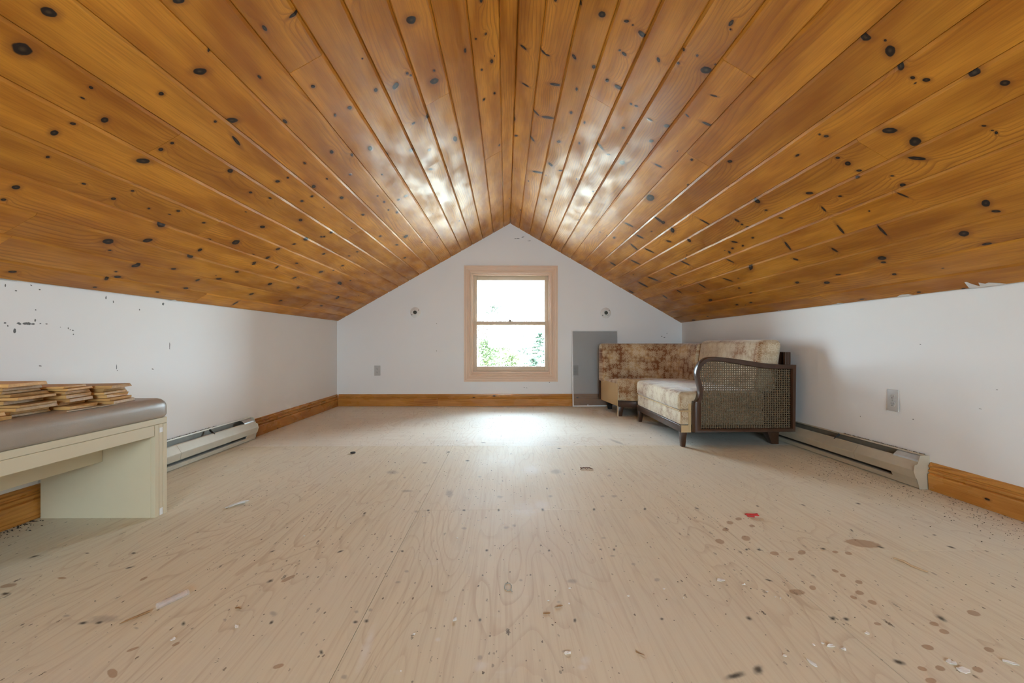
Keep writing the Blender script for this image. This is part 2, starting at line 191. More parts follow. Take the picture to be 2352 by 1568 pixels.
SPOTS={'dark':[(-1.08,1.177,2.99,0.0112,0.0073),(-1.04,1.178,2.71,0.008,0.0065),(-1.43,1.319,2.8,0.0141,0.0072),(-1.199,1.468,-2.36,0.0106,0.0064),(-1.268,1.568,2.58,0.0084,0.0059),(-0.822,1.171,2.16,0.0098,0.0043),(-0.6,1.173,-1.37,0.0084,0.0045),(-0.427,1.059,2.04,0.0087,0.0041),(-1.427,1.57,-0.3,0.0088,0.0038),(-0.803,1.575,-2.03,0.0092,0.0057),(-0.568,1.572,-2.12,0.012,0.0063),(-1.582,1.547,-2.06,0.013,0.0098),(-0.709,1.378,-1.72,0.0108,0.007),(-0.332,1.953,1.84,0.0113,0.0063),(-0.179,1.951,1.71,0.0111,0.0065),(-0.031,1.953,1.57,0.016,0.005),(0.158,1.954,1.5,0.016,0.006),(0.38,1.956,1.32,0.0144,0.0058),(0.6,1.957,1.22,0.0153,0.0057),(-0.391,1.566,2.14,0.006,0.0042),(-0.356,1.571,1.9,0.0082,0.0053),(-0.066,1.573,1.57,0.009,0.005),(0.149,1.57,1.43,0.0091,0.004),(0.328,1.576,0.5,0.0053,0.0042),(0.375,1.573,1.27,0.0093,0.0048),(-0.386,1.172,2.94,0.0065,0.0058),(-0.359,1.176,2.02,0.0072,0.006),(-0.067,1.177,1.57,0.007,0.004),(0.178,1.172,1.39,0.0076,0.004),(0.405,1.175,1.15,0.0063,0.0047),(-0.595,1.925,-1.61,0.0125,0.0053),(0.631,1.174,1.13,0.0101,0.0066),(0.849,1.171,0.71,0.0113,0.0057),(0.882,1.168,0.85,0.0092,0.0067),(1.131,1.168,1.3,0.0144,0.008),(0.553,0.989,0.87,0.016,0.0093),(0.493,0.972,-2.79,0.025,0.0073),(0.881,1.008,2.62,0.0104,0.0083),(0.877,1.565,0.68,0.0081,0.0065),(0.834,1.566,0.85,0.0084,0.0046),(1.104,1.57,0.72,0.0087,0.0076),(1.315,1.579,2.08,0.0108,0.0087),(1.322,1.723,-1.93,0.0128,0.0039),(1.598,1.676,0.6,0.0082,0.0056),(1.562,1.575,1.98,0.011,0.0079),(0.793,1.363,2.46,0.0096,0.005),(1.314,1.995,1.57,0.013,0.0065),(0.828,1.962,1.71,0.0121,0.007),(1.572,2.01,0.9,0.0117,0.0092),(1.106,1.985,1.45,0.0103,0.0053),(-0.378,3.003,1.73,0.0202,0.0094),(0.362,3.096,1.31,0.0173,0.0128),(-0.235,2.779,1.73,0.0156,0.0119),(0.033,2.95,1.57,0.012,0.004),(-0.081,2.565,1.62,0.0105,0.0035),(-0.729,2.448,1.93,0.01,0.0038),(-0.665,2.741,1.85,0.0119,0.0034),(-0.709,2.761,1.85,0.0119,0.0034),(-0.163,3.284,3.05,0.0175,0.012),(-0.017,2.367,1.66,0.0075,0.0035),(-0.486,2.732,2.94,0.0153,0.0097),(1.101,3.444,1.25,0.0168,0.0043)],'grey':[(-1.041,1.192,3.08,0.0471,0.0209),(-1.152,1.209,2.96,0.0108,0.0065),(-0.928,1.155,2.65,0.01,0.0043),(-0.727,1.187,2.44,0.0088,0.0042),(-0.614,1.212,2.37,0.016,0.0093),(-0.323,1.366,-0.73,0.0101,0.0081),(0.045,1.373,1.54,0.0095,0.0065),(0.146,1.256,0.77,0.0078,0.0073),(0.198,1.365,0.31,0.0184,0.0152),(0.413,1.469,0.72,0.0103,0.0078),(-0.059,1.036,1.83,0.0091,0.0069),(0.137,1.054,0.13,0.0091,0.0059),(-0.346,0.979,2.45,0.0096,0.0066),(0.456,1.369,0.87,0.0131,0.0088),(-0.398,1.217,-0.7,0.0084,0.0059),(-0.364,1.225,2.18,0.01,0.0066),(0.002,1.767,1.57,0.0175,0.0125),(-0.162,1.762,2.07,0.0134,0.0116),(-0.312,1.432,2.02,0.01,0.0071),(-0.381,1.94,1.92,0.0166,0.0105),(0.359,1.526,-2.89,0.0108,0.0083),(0.359,1.668,0.5,0.0107,0.0084),(0.032,1.788,1.55,0.0135,0.0105),(-0.028,2.121,1.63,0.024,0.015),(0.208,2.128,1.43,0.0206,0.0114),(0.28,2.537,1.39,0.0576,0.0362),(-0.631,2.535,2.17,0.0462,0.033),(-0.141,2.446,1.66,0.0185,0.012),(-0.27,2.176,1.7,0.0635,0.0208),(0.506,2.124,1.15,0.0215,0.0144),(0.451,2.121,1.18,0.0167,0.011),(0.561,2.455,1.23,0.0224,0.0125),(-0.54,2.433,1.86,0.0191,0.0086),(-0.48,2.211,2.94,0.0322,0.0215),(0.806,3.295,1.84,0.1206,0.0245)],'rust':[(-0.662,1.391,-2.04,0.0241,0.0097),(-0.784,1.092,-1.91,0.0081,0.0061),(-1.1,1.397,-1.62,0.0123,0.0069),(-1.468,1.363,-2.97,0.0197,0.0125),(-0.871,1.075,-2.36,0.0113,0.0057),(-0.504,1.014,-2.64,0.0113,0.0075),(-0.853,0.998,2.47,0.0194,0.0076),(-1.352,1.404,-0.21,0.0151,0.0058),(0.772,1.633,1.26,0.0209,0.0149),(0.881,1.659,1.0,0.024,0.0143),(0.893,1.803,1.06,0.0184,0.0121),(0.948,1.842,0.8,0.0188,0.0109),(0.843,1.736,0.88,0.0195,0.0106),(0.964,1.77,1.04,0.0146,0.0094),(0.914,1.537,0.77,0.0167,0.0127),(1.012,1.543,0.72,0.0203,0.0106),(0.945,1.495,-2.62,0.012,0.0069),(1.129,1.545,0.75,0.0123,0.0082),(1.166,1.534,0.91,0.0142,0.0095),(1.035,1.416,1.24,0.0108,0.0083),(1.038,1.388,1.04,0.0116,0.0075),(1.057,1.349,0.76,0.0131,0.0092),(1.013,1.291,0.65,0.0141,0.0099),(0.977,1.267,1.3,0.0109,0.0075),(1.011,1.243,0.95,0.0125,0.0098),(0.836,1.297,-3.0,0.0211,0.0144),(0.992,1.057,0.26,0.0129,0.0098),(1.127,1.047,0.47,0.0122,0.0076),(1.239,1.189,0.58,0.016,0.0127),(1.091,1.145,0.48,0.0116,0.0086),(1.086,1.114,0.48,0.0125,0.0084),(0.914,0.987,0.36,0.0091,0.0076),(0.955,0.988,0.55,0.0104,0.0077),(1.033,0.983,0.45,0.0117,0.0081),(0.9,0.952,0.36,0.0133,0.0076),(0.947,1.147,0.23,0.0086,0.0064),(0.898,1.32,0.91,0.015,0.008),(1.274,1.609,2.99,0.0536,0.035)],'white':[(0.179,1.023,1.24,0.0149,0.0102),(-0.164,1.1,2.16,0.0078,0.0067),(-0.056,1.009,-2.39,0.0179,0.0135),(-0.327,1.076,1.65,0.0715,0.011),(0.088,1.969,1.48,0.0816,0.0659),(0.15,2.005,1.46,0.0663,0.0399),(0.169,1.002,-2.64,0.0104,0.0092),(0.039,4.365,1.58,0.3845,0.346),(0.145,2.567,1.49,0.0887,0.0489)]}
WMARKS=[(1.858,0.794,-3.13,0.0385,0.0045),(1.779,0.793,0.0,0.005,0.003),(1.938,0.796,0.0,0.005,0.002),(1.913,0.797,0.0,0.0035,0.002),(1.892,0.809,1.57,0.0055,0.0035),(1.815,0.763,1.57,0.009,0.0045),(2.033,0.781,1.48,0.0045,0.0025),(2.042,0.775,-2.31,0.0028,0.0023),(2.057,0.755,0.0,0.0025,0.0025),(1.894,0.852,-2.7,0.0031,0.0024),(1.818,0.922,-3.0,0.004,0.002),(1.877,0.951,2.82,0.0043,0.0022),(1.91,0.937,-2.93,0.0031,0.002),(2.223,0.939,1.55,0.0095,0.0035),(2.264,0.918,1.57,0.0055,0.003),(2.513,0.575,2.74,0.0065,0.0027),(2.589,0.937,-2.56,0.0083,0.0072),(2.424,0.892,1.57,0.004,0.0035),(1.79,0.783,1.57,0.004,0.0025),(1.781,0.937,1.57,0.006,0.002),(2.287,0.58,1.57,0.0025,0.0025),(1.998,0.785,0.0,0.0025,0.002),(2.055,0.773,0.0,0.004,0.002),(1.914,0.621,3.07,0.007,0.002),(2.282,0.598,1.57,0.0115,0.002),(2.639,0.7,1.57,0.018,0.003)]
# ---------------------------------------------------------------- materials
def wall_paint(name, marks=None, axis='x', speck=0.):
    m, t, b = new_mat(name)
    co = obj_co(t); sx = N(t, 'ShaderNodeSeparateXYZ', {0: co})
    p = N(t, 'ShaderNodeCombineXYZ', {0: sx.outputs[1] if axis == 'x' else sx.outputs[0], 1: sx.outputs[2]}).outputs[0]
    col = mix(t, noise(t, co, 1.7, 3.), (.85, .855, .86), (.88, .885, .89))
    black = (.035, .034, .03)
    n1 = noise(t, p, 55., 3., .65)
    if marks:
        d = M(t, 'ADD', ells(t, p, marks), M(t, 'MULTIPLY', M(t, 'SUBTRACT', n1, .5), 3.2))
        col = mix(t, M(t, 'MULTIPLY', step(t, d, 1.15, .75), .88), col, black)
    if speck:
        v = N(t, 'ShaderNodeTexVoronoi', {'Vector': p, 'Scale': 42., 'Randomness': 1.})
        r = N(t, 'ShaderNodeSeparateColor', {0: v.outputs['Color']})
        top = step(t, sx.outputs[2], .70, .965)
        clump = step(t, noise(t, p, 5.5, 2.), .45, .7)
        keep = M(t, 'LESS_THAN', r.outputs[0], M(t, 'MULTIPLY', M(t, 'ADD', M(t, 'MULTIPLY', top, clump), .025), speck))
        size = M(t, 'MULTIPLY_ADD', r.outputs[1], .16, .05)
        col = mix(t, M(t, 'MULTIPLY', M(t, 'MULTIPLY', keep, M(t, 'LESS_THAN', v.outputs['Distance'], size)), .6), col, black)
    put(t, b.inputs['Base Color'], col)
    b.inputs['Roughness'].default_value = .55
    b.inputs['Specular IOR Level'].default_value = .3
    put(t, b.inputs['Normal'], bump(t, noise(t, co, 140., 2.), .04, .004))
    return m
def pine(name, knots, tint=1., minor=.12, lo=(.42, .145, .009), hi=(.74, .325, .034), rough=.45):
    m, t, b = new_mat(name)
    uv = uv_co(t); rn = rnd(t)
    off = N(t, 'ShaderNodeCombineXYZ', {0: M(t, 'MULTIPLY', rn, 37.), 1: M(t, 'MULTIPLY', rn, 11.), 2: M(t, 'MULTIPLY', rn, 5.)}).outputs[0]
    q = V(t, 'ADD', uv, off)
    # small scattered knots
    v = N(t, 'ShaderNodeTexVoronoi', {'Vector': mul(t, q, (4.2, 10., 1.)), 'Scale': 1.}, voronoi_dimensions='2D')
    rc = N(t, 'ShaderNodeSeparateColor', {0: v.outputs['Color']})
    small = M(t, 'ADD', M(t, 'DIVIDE', v.outputs['Distance'], M(t, 'MULTIPLY_ADD', rc.outputs[1], .045, .02)), M(t, 'MULTIPLY', M(t, 'GREATER_THAN', rc.outputs[0], minor), 40.))
    wob = noise(t, uv, 48., 2.)
    d = small
    if knots: d = M(t, 'MINIMUM', ells(t, uv, knots), small)
    sx = N(t, 'ShaderNodeSeparateXYZ', {0: uv})
    push = M(t, 'POWER', 2.718, M(t, 'MULTIPLY', d, -.42))
    warp = noise(t, mul(t, q, (1.1, 5.5, 1.)), 1., 2.)
    ph = M(t, 'ADD', M(t, 'MULTIPLY', sx.outputs[1], 62.), M(t, 'ADD', M(t, 'MULTIPLY', warp, 8.), M(t, 'MULTIPLY', push, 3.)))
    fr = M(t, 'FRACT', ph)
    late = M(t, 'MULTIPLY', step(t, fr, .45, .93), step(t, fr, 1., .95))
    amt = step(t, noise(t, mul(t, q, (.8, 7., 1.)), 1., 1.), .38, .72)
    fine = noise(t, mul(t, q, (7., 260., 1.)), 1., 2.)
    broad = step(t, noise(t, mul(t, q, (1.7, 10., 1.)), 1., 3., .58), .28, .72)
    base = mix(t, broad, lo, hi)
    base = mix(t, M(t, 'MULTIPLY', M(t, 'MULTIPLY', late, amt), .6), base, (.30, .092, .010))
    base = mix(t, M(t, 'MULTIPLY', step(t, fine, .40, .75), .34), base, (.33, .105, .010))
    tone = M(t, 'MULTIPLY_ADD', rn, .18, .91*tint)
    base = mix(t, 1., base, N(t, 'ShaderNodeCombineColor', {0: tone, 1: tone, 2: tone}).outputs[0], 'MULTIPLY')
    dw = M(t, 'MULTIPLY_ADD', M(t, 'SUBTRACT', wob, .5), .5, d)
    base = mix(t, M(t, 'MULTIPLY', step(t, dw, 2.6, .9), .55), base, (.24, .075, .014))
    core = mix(t, step(t, dw, .0, .55), (.085, .05, .028), (.022, .012, .008))
    base = mix(t, step(t, dw, 1.12, .88), base, core)
    put(t, b.inputs['Base Color'], base)
    put(t, b.inputs['Roughness'], M(t, 'MULTIPLY_ADD', step(t, noise(t, mul(t, q, (4., 9., 1.)), 1., 3.), .3, .7), .24, rough-.12))
    b.inputs['Specular IOR Level'].default_value = .30
    hgt = M(t, 'ADD', M(t, 'MULTIPLY', noise(t, mul(t, q, (7., 11., 1.)), 1., 2.), 1.), M(t, 'MULTIPLY', step(t, d, 1.6, .6), .25))
    put(t, b.inputs['Normal'], bump(t, hgt, .16, .012))
    return m
def plywood(name, seed, rect, painted_bright=False):
    m, t, b = new_mat(name)
    co = obj_co(t)
    x0, x1, y0, y1 = rect
    q = V(t, 'ADD', co, (seed*3.7, seed*9.1, 0))
    con = noise(t, mul(t, q, (3.6, .75, 1.)), 1., 2.5, .45)
    ph = M(t, 'FRACT', M(t, 'MULTIPLY', con, 22.))
    line = M(t, 'MULTIPLY', step(t, ph, .70, .97), step(t, ph, 1., .97))
    amt = step(t, noise(t, mul(t, q, (1.3, .6, 1.)), 1., 2.), .36, .66)
    base = mix(t, noise(t, mul(t, q, (2.2, .9, 1.)), 1., 3.), (.74, .665, .50), (.83, .775, .635))
    if painted_bright: base = mix(t, .6, base, (.86, .83, .77))  # far sheets: window brightness put into a paler base colour
    sc = (2.2, 90., 1.) if painted_bright else (90., 2.2, 1.)
    base = mix(t, M(t, 'MULTIPLY', step(t, noise(t, mul(t, q, sc), 1., 3., .65), .42, .78), .32), base, (.45, .31, .19))
    base = mix(t, M(t, 'MULTIPLY', step(t, noise(t, mul(t, q, (26., 3., 1.)), 1., 3., .6), .56, .80), .34), base, (.44, .32, .22))
    base = mix(t, M(t, 'MULTIPLY', step(t, noise(t, mul(t, V(t, 'ADD', q, (7., 3., 0.)), (9., 14., 1.)), 1., 3., .7), .60, .78), .30), base, (.86, .83, .78))
    base = mix(t, M(t, 'MULTIPLY', M(t, 'MULTIPLY', line, amt), .26), base, (.38, .22, .11))
    # scuffed, greyed traffic area
    base = mix(t, M(t, 'MULTIPLY', step(t, noise(t, mul(t, co, (1.1, .9, 1.)), 1., 3.), .42, .68), .32), base, (.70, .66, .61))
    wob = M(t, 'MULTIPLY', M(t, 'SUBTRACT', noise(t, co, 60., 3.), .5), 1.1)
    def near(cat): return [s for s in SPOTS[cat] if x0-.06 < s[0] < x1+.06 and y0-.06 < s[1] < y1+.06]
    for cat, a, e0, e1, col in (('white', .55, 1.5, .2, (.84, .83, .81)), ('grey', .42, 1.2, .3, (.24, .22, .21)), ('rust', .62, 1.15, .85, (.36, .19, .09)), ('dark', .9, 1.5, .1, (.055, .045, .035))):
        l = near(cat)
        if l:
            d = M(t, 'ADD', ells(t, co, l), wob if cat != 'rust' else M(t, 'MULTIPLY', wob, .5))
            base = mix(t, M(t, 'MULTIPLY', step(t, d, e0, e1), a), base, col)
    # flecks of dirt, coarse and fine
    wob2 = M(t, 'SUBTRACT', noise(t, co, 210., 2.), .5)
    for sc, t0, t1, r0, r1 in (((34., 12., 1.), .16, .04, .13, .02), ((95., 48., 1.), .16, .05, .22, .05)):
        v = N(t, 'ShaderNodeTexVoronoi', {'Vector': mul(t, q, sc), 'Scale': 1.}, voronoi_dimensions='2D')
        rc = N(t, 'ShaderNodeSeparateColor', {0: v.outputs['Color']})
        thr = M(t, 'MULTIPLY_ADD', step(t, noise(t, co, 1.7, 2.), .42, .72), t0, t1)
        dd = M(t, 'ADD', v.outputs['Distance'], M(t, 'MULTIPLY', wob2, .5))
        fl = M(t, 'MULTIPLY', M(t, 'LESS_THAN', rc.outputs[0], thr), step(t, M(t, 'SUBTRACT', dd, M(t, 'MULTIPLY_ADD', M(t, 'POWER', rc.outputs[1], 2.5), r0, r1)), .05, -.03))
        base = mix(t, M(t, 'MULTIPLY', fl, M(t, 'MULTIPLY_ADD', rc.outputs[2], .55, .3)), base, (.11, .08, .055))
    put(t, b.inputs['Base Color'], base)
    put(t, b.inputs['Roughness'], M(t, 'MULTIPLY_ADD', noise(t, mul(t, q, (4., 2., 1.)), 1., 3.), .2, .56))
    b.inputs['Specular IOR Level'].default_value = .27
    hgt = M(t, 'ADD', noise(t, mul(t, q, (60., 12., 1.)), 1., 2.), M(t, 'MULTIPLY', line, .6))
    put(t, b.inputs['Normal'], bump(t, hgt, .12, .004))
    return m
def damask(name, gold=(.62, .46, .27), rust=(.30, .135, .05), pale=(.74, .66, .50), worn=.5):
    m, t, b = new_mat(name)
    uv = uv_co(t)
    fl = None
    def flower(scale, off, petals, big):
        v = N(t, 'ShaderNodeTexVoronoi', {'Vector': V(t, 'ADD', mul(t, uv, (scale, scale, 1.)), off), 'Scale': 1., 'Randomness': .55}, voronoi_dimensions='2D')
        d = V(t, 'SUBTRACT', V(t, 'ADD', mul(t, uv, (scale, scale, 0.)), off), v.outputs['Position'])
        s = N(t, 'ShaderNodeSeparateXYZ', {0: d})
        an = M(t, 'ARCTAN2', s.outputs[1], s.outputs[0]); r = V(t, 'LENGTH', V(t, 'MULTIPLY', d, (1., 1., 0.)))
        pet = M(t, 'ABSOLUTE', M(t, 'SINE', M(t, 'MULTIPLY', an, petals)))
        edge = M(t, 'MULTIPLY_ADD', pet, .17*big, .25*big)
        inside = step(t, M(t, 'SUBTRACT', r, edge), .03, -.02)
        ring = M(t, 'SINE', M(t, 'MULTIPLY', M(t, 'SUBTRACT', r, M(t, 'MULTIPLY', pet, .08)), 42.))
        return M(t, 'MULTIPLY', inside, step(t, ring, -.9, .1))
    big = flower(10.5, (0., 0., 0.), 5., 1.)
    small = flower(25., (3.3, 1.7, 0.), 2.5, 1.)
    pat = M(t, 'MAXIMUM', big, M(t, 'MULTIPLY', small, .75))
    nap = noise(t, mul(t, uv, (4., 5., 1.)), 1., 3., .6)
    ground = mix(t, step(t, nap, .42, .62), rust, gold)
    fig = mix(t, step(t, nap, .35, .7), (.60, .45, .28), pale)
    col = mix(t, M(t, 'MULTIPLY', pat, .85), ground, fig)
    col = mix(t, M(t, 'MULTIPLY', step(t, noise(t, mul(t, uv, (2.2, 2.6, 1.)), 1., 3.), .60-.2*worn, .85-.2*worn), .8), col, mix(t, pat, (.62, .50, .34), pale))
    put(t, b.inputs['Base Color'], col)
    b.inputs['Roughness'].default_value = .75
    b.inputs['Sheen Weight'].default_value = .6
    b.inputs['Sheen Roughness'].default_value = .35
    b.inputs['Specular IOR Level'].default_value = .25
    put(t, b.inputs['Normal'], bump(t, M(t, 'ADD', M(t, 'MULTIPLY', pat, .5), noise(t, mul(t, uv, (60., 60., 1.)), 1., 3.)), .35, .006))
    return m
def mesh_screen(name):
    m, t, b = new_mat(name)
    w = N(t, 'ShaderNodeBsdfDiffuse', {'Color': (.26, .265, .27)})
    tr = t.nodes.new('ShaderNodeBsdfTransparent')
    co = obj_co(t); s = N(t, 'ShaderNodeSeparateXYZ', {0: co})
    thread = M(t, 'MAXIMUM', M(t, 'GREATER_THAN', M(t, 'PINGPONG', s.outputs[0], .0008), .00057), M(t, 'GREATER_THAN', M(t, 'PINGPONG', s.outputs[2], .0008), .00057))
    x = N(t, 'ShaderNodeMixShader', {0: thread, 1: tr.outputs[0], 2: w.outputs[0]})
    t.links.new(x.outputs[0], t.nodes['Material Output'].inputs[0])
    return m
def pane_glass(name, tint=(.97, .98, .97)):
    m, t, b = new_mat(name)
    tr = N(t, 'ShaderNodeBsdfTransparent', {'Color': (*tint, 1)}); g = N(t, 'ShaderNodeBsdfGlossy', {'Roughness': .02})
    f = N(t, 'ShaderNodeFresnel', {'IOR': 1.45})
    x = N(t, 'ShaderNodeMixShader', {0: f.outputs[0], 1: tr.outputs[0], 2: g.outputs[0]})
    t.links.new(x.outputs[0], t.nodes['Material Output'].inputs[0])
    return m
def leaf_mat(name, a, b_):
    m, t, b = new_mat(name)
    co = obj_co(t)
    put(t, b.inputs['Base Color'], mix(t, step(t, noise(t, co, .9, 3.), .35, .65), a, b_))
    b.inputs['Roughness'].default_value = .6
    return m
def dark_wood(name, col=(.055, .024, .012), rough=.3):
    m, t, b = new_mat(name)
    co = obj_co(t)
    n = noise(t, mul(t, co, (14., 14., 3.)), 1., 3., .6, .5)
    put(t, b.inputs['Base Color'], mix(t, n, [c*.6 for c in col], [c*1.7 for c in col]))
    b.inputs['Roughness'].default_value = rough
    return m
def grain_wood(name, lo, hi, rough=.55):     # for small loose pieces: grain along local x
    m, t, b = new_mat(name)
    co = obj_co(t); rn = rnd(t)
    q = V(t, 'ADD', co, N(t, 'ShaderNodeCombineXYZ', {0: M(t, 'MULTIPLY', rn, 9.), 1: rn, 2: rn}).outputs[0])
    n = noise(t, mul(t, q, (5., 60., 60.)), 1., 3., .6)
    c = mix(t, n, lo, hi); tone = M(t, 'MULTIPLY_ADD', rn, .5, .72)
    put(t, b.inputs['Base Color'], mix(t, 1., c, N(t, 'ShaderNodeCombineColor', {0: tone, 1: tone, 2: tone}).outputs[0], 'MULTIPLY'))
    b.inputs['Roughness'].default_value = rough
    put(t, b.inputs['Normal'], bump(t, n, .5, .004))
    return m
# ---------------------------------------------------------------- room measures
YB, YR, XL = 5.23, -2.7, -1.93            # back wall, rear wall (behind the camera), left wall
RX, RZ = .05, 2.095                       # ridge
def ze(side, Y): return .967-.0034*(YB-Y) if side < 0 else .949
def slope(side, Y): return (RZ-ze(side, Y))/(1.98 if side < 0 else 1.982)
def ceil_pt(side, h, Y, up=0.): return (RX+side*h, Y, RZ-slope(side, Y)*h+up)
def xr(Y, z=0.): return 2.032+.0168*(YB-Y)*max(0., 1-z/.95)      # right knee wall leans out at its foot
WHITE = wall_paint('white_wall_paint', None, 'y')
# walls
def kneewall(name, pts, mat, d, n=24):          # pts: foot near, foot far, top far, top near
    a, b_, c, e = [Vector(p) for p in pts]
    bm = bmesh.new(); lo = [bm.verts.new(a.lerp(b_, k/n)) for k in range(n+1)]; hi = [bm.verts.new(e.lerp(c, k/n)) for k in range(n+1)]
    f = [bm.faces.new((lo[k], lo[k+1], hi[k+1], hi[k])) for k in range(n)]
    r = bmesh.ops.extrude_face_region(bm, geom=f)
    bmesh.ops.translate(bm, verts=[g for g in r['geom'] if isinstance(g, bmesh.types.BMVert)], vec=d)
    bmesh.ops.recalc_face_normals(bm, faces=bm.faces)
    me = bpy.data.meshes.new(name); bm.to_mesh(me); bm.free(); me.materials.append(mat)
    return tag(link(name, me), kind='structure')
wall_left = kneewall('wall_left', [(XL, YR-.1, -.02), (XL, YB+.1, -.02), (XL, YB+.1, .99), (XL, YR-.1, .965)], wall_paint('left_wall_paint', WMARKS, 'x', .006), (-.12, 0, 0))
wall_right = kneewall('wall_right', [(xr(YR-.1), YR-.1, -.02), (xr(YB+.1), YB+.1, -.02), (2.032, YB+.1, .965), (2.032, YR-.1, .965)], wall_paint('right_wall_paint', [(2.22, .71, .3, .004, .002), (2.28, .33, 0, .003, .003), (1.95, .43, 0, .006, .0015), (2.62, .29, 0, .002, .003), (1.88, .52, 0, .005, .0015)], 'x', .003), (.14, 0, 0))
def gable(name, Y, dy, hole, mat):
    x0, x1, z0, z1 = hole
    bm = bmesh.new()
    L, Rr = XL-.1, 2.3
    top = lambda x: RZ-slope(-1 if x < RX else 1, min(Y, YB))*abs(x-RX)+.012
    P = lambda x, z: bm.verts.new((x, Y, z))
    a, b_, c, d = P(x0, z0), P(x1, z0), P(x1, z1), P(x0, z1)
    lb, rb, lt, rt = P(L, -.02), P(Rr, -.02), P(L, top(L)), P(Rr, top(Rr))
    xb0, xb1 = P(x0, -.02), P(x1, -.02)
    t0, t1, rg = P(x0, top(x0)), P(x1, top(x1)), P(RX, RZ+.012)
    fs = [(lb, xb0, a, d, t0, lt), (xb0, xb1, b_, a), (xb1, rb, rt, t1, c, b_), (d, c, t1, rg, t0)]
    faces = [bm.faces.new(f) for f in fs]
    r = bmesh.ops.extrude_face_region(bm, geom=faces)
    bmesh.ops.translate(bm, verts=[g for g in r['geom'] if isinstance(g, bmesh.types.BMVert)], vec=(0, dy, 0))
    bmesh.ops.recalc_face_normals(bm, faces=bm.faces)
    me = bpy.data.meshes.new(name); bm.to_mesh(me); bm.free(); me.materials.append(mat)
    return tag(link(name, me), kind='structure')
BACKM = [(1.80, .80, .3, .008, .004), (1.83, .785, .2, .012, .003), (1.86, .83, 0, .004, .006), (.13, 1.92, .05, .03, .004), (.20, 1.94, .4, .014, .004), (.27, 1.895, .1, .02, .003), (.21, .21, .3, .009, .004), (.24, .205, -.2, .006, .003), (-.795, .945, 0, .004, .004), (-.795, .63, 0, .004, .004), (.50, .268, 0, .006, .004)]
wall_back = gable('wall_back', YB, .16, (-.405, .521, .352, 1.533), wall_paint('back_wall_paint', BACKM, 'y', .0015))
gable('wall_rear', YR, -.16, (.12-1.35/2, .12+1.35/2, 1.1-1.06/2, 1.1+1.06/2), WHITE)
# ---------------------------------------------------------------- ceiling: tongue and groove planks
DARK = plain('shadow_gap_wood', (.10, .04, .012), .8)
m = MB()
for side in (-1, 1):
    a = [ceil_pt(side, 0, YR-.1, .030), ceil_pt(side, 0, YB+.1, .030), ceil_pt(side, 2.2, YB+.1, .030), ceil_pt(side, 2.2, YR-.1, .030)]
    m.add(a+[(p[0], p[1], p[2]+.05) for p in a], [(0,1,2,3), (7,6,5,4), (0,4,5,1), (1,5,6,2), (2,6,7,3), (3,7,4,0)])
ceiling = tag(m.build('ceiling', DARK), kind='structure')
ceiling['label'] = 'gabled ceiling of varnished knotty pine boards'
EDGE = {-1: [0]+[.076+.1201*k for k in range(16)]+[1.975], 1: [0]+[.105+.1181*k for k in range(16)]+[1.977]}
for side in (-1, 1):
    for r in range(17):
        kn = KNOTS[side].get(r, [])
        mt = pine('knotty_pine', kn, 1.0 if side < 0 else .95, .10)
        h0, h1 = EDGE[side][r], EDGE[side][r+1]
        js = sorted(JOINTS[side].get(r, []))
        if js: js = ([js[0]-2.44] if js[0]-2.44 > YR+.2 else []) + js
        else: js = [R.choice([-.85, -.25, .33, .94])]
        js = [YR]+js+[YB]
        for y0, y1 in zip(js, js[1:]):
            g, e = .0008, .0062
            dz = R.uniform(-.0006, .0008)
            prof = [(h0+g, .016), (h0+g, .0058), (h0+e, dz), (h1-e, dz), (h1-g, .0058), (h1-g, .016)]
            ya, yb = y0+(.0006 if y0 > YR else 0), y1-(.0006 if y1 < YB else 0)
            m = MB(); m.loft([[ceil_pt(side, h, y, z) for h, z in prof] for y in (ya, yb)])
            o = m.build('plank', mt, ceiling)
            l = o.data.uv_layers.new(name='UVMap')
            for lo in o.data.loops:
                c = o.data.vertices[lo.vertex_index].co; l.data[lo.index].uv = (c.y, abs(c.x-RX)*1.155)
            o.location = (0, 0, 0)
# ---------------------------------------------------------------- floor: plywood sheets
m = MB(); m.box(XL-.1, 2.3, YR-.1, YB+.1, -.10, -.0165)
floor = tag(m.build('floor', plain('subfloor_wood', (.10, .06, .035), .9)), kind='structure')
SHEETS = [(-2.03, -1.592, -2.8, -.30), (-2.03, -1.592, -.30, 2.14), (-2.03, -1.592, 2.14, 3.18), (-1.592, -.372, -1.74, .70), (-1.592, -.372, .70, 3.18), (-1.592, -.372, -2.8, -1.74), (-.372, .848, -.49, 1.955), (-.372, .848, 1.955, 3.18), (-.372, .848, -2.8, -.49),
          (.848, 2.2, -.9, 1.55), (.848, 2.2, 1.55, 3.18), (.848, 2.2, -2.8, -.9), (-2.03, -.94, 3.18, 4.40), (-.94, 1.50, 3.18, 4.40), (1.50, 2.2, 3.18, 4.40), (-2.03, .42, 4.40, 5.3), (.42, 2.2, 4.40, 5.3)]
for i, (x0, x1, y0, y1) in enumerate(SHEETS):
    y0 = max(y0, YR-.05)
    if y1-y0 < .05: continue
    m = MB(); g = .0007; m.box(x0+g, x1-g, y0+g, y1-g, -.016, 0)
    m.build('plywood_sheet', plywood('weathered_plywood', i*1.37+.3, (x0, x1, y0, y1), y0 > 3), floor)
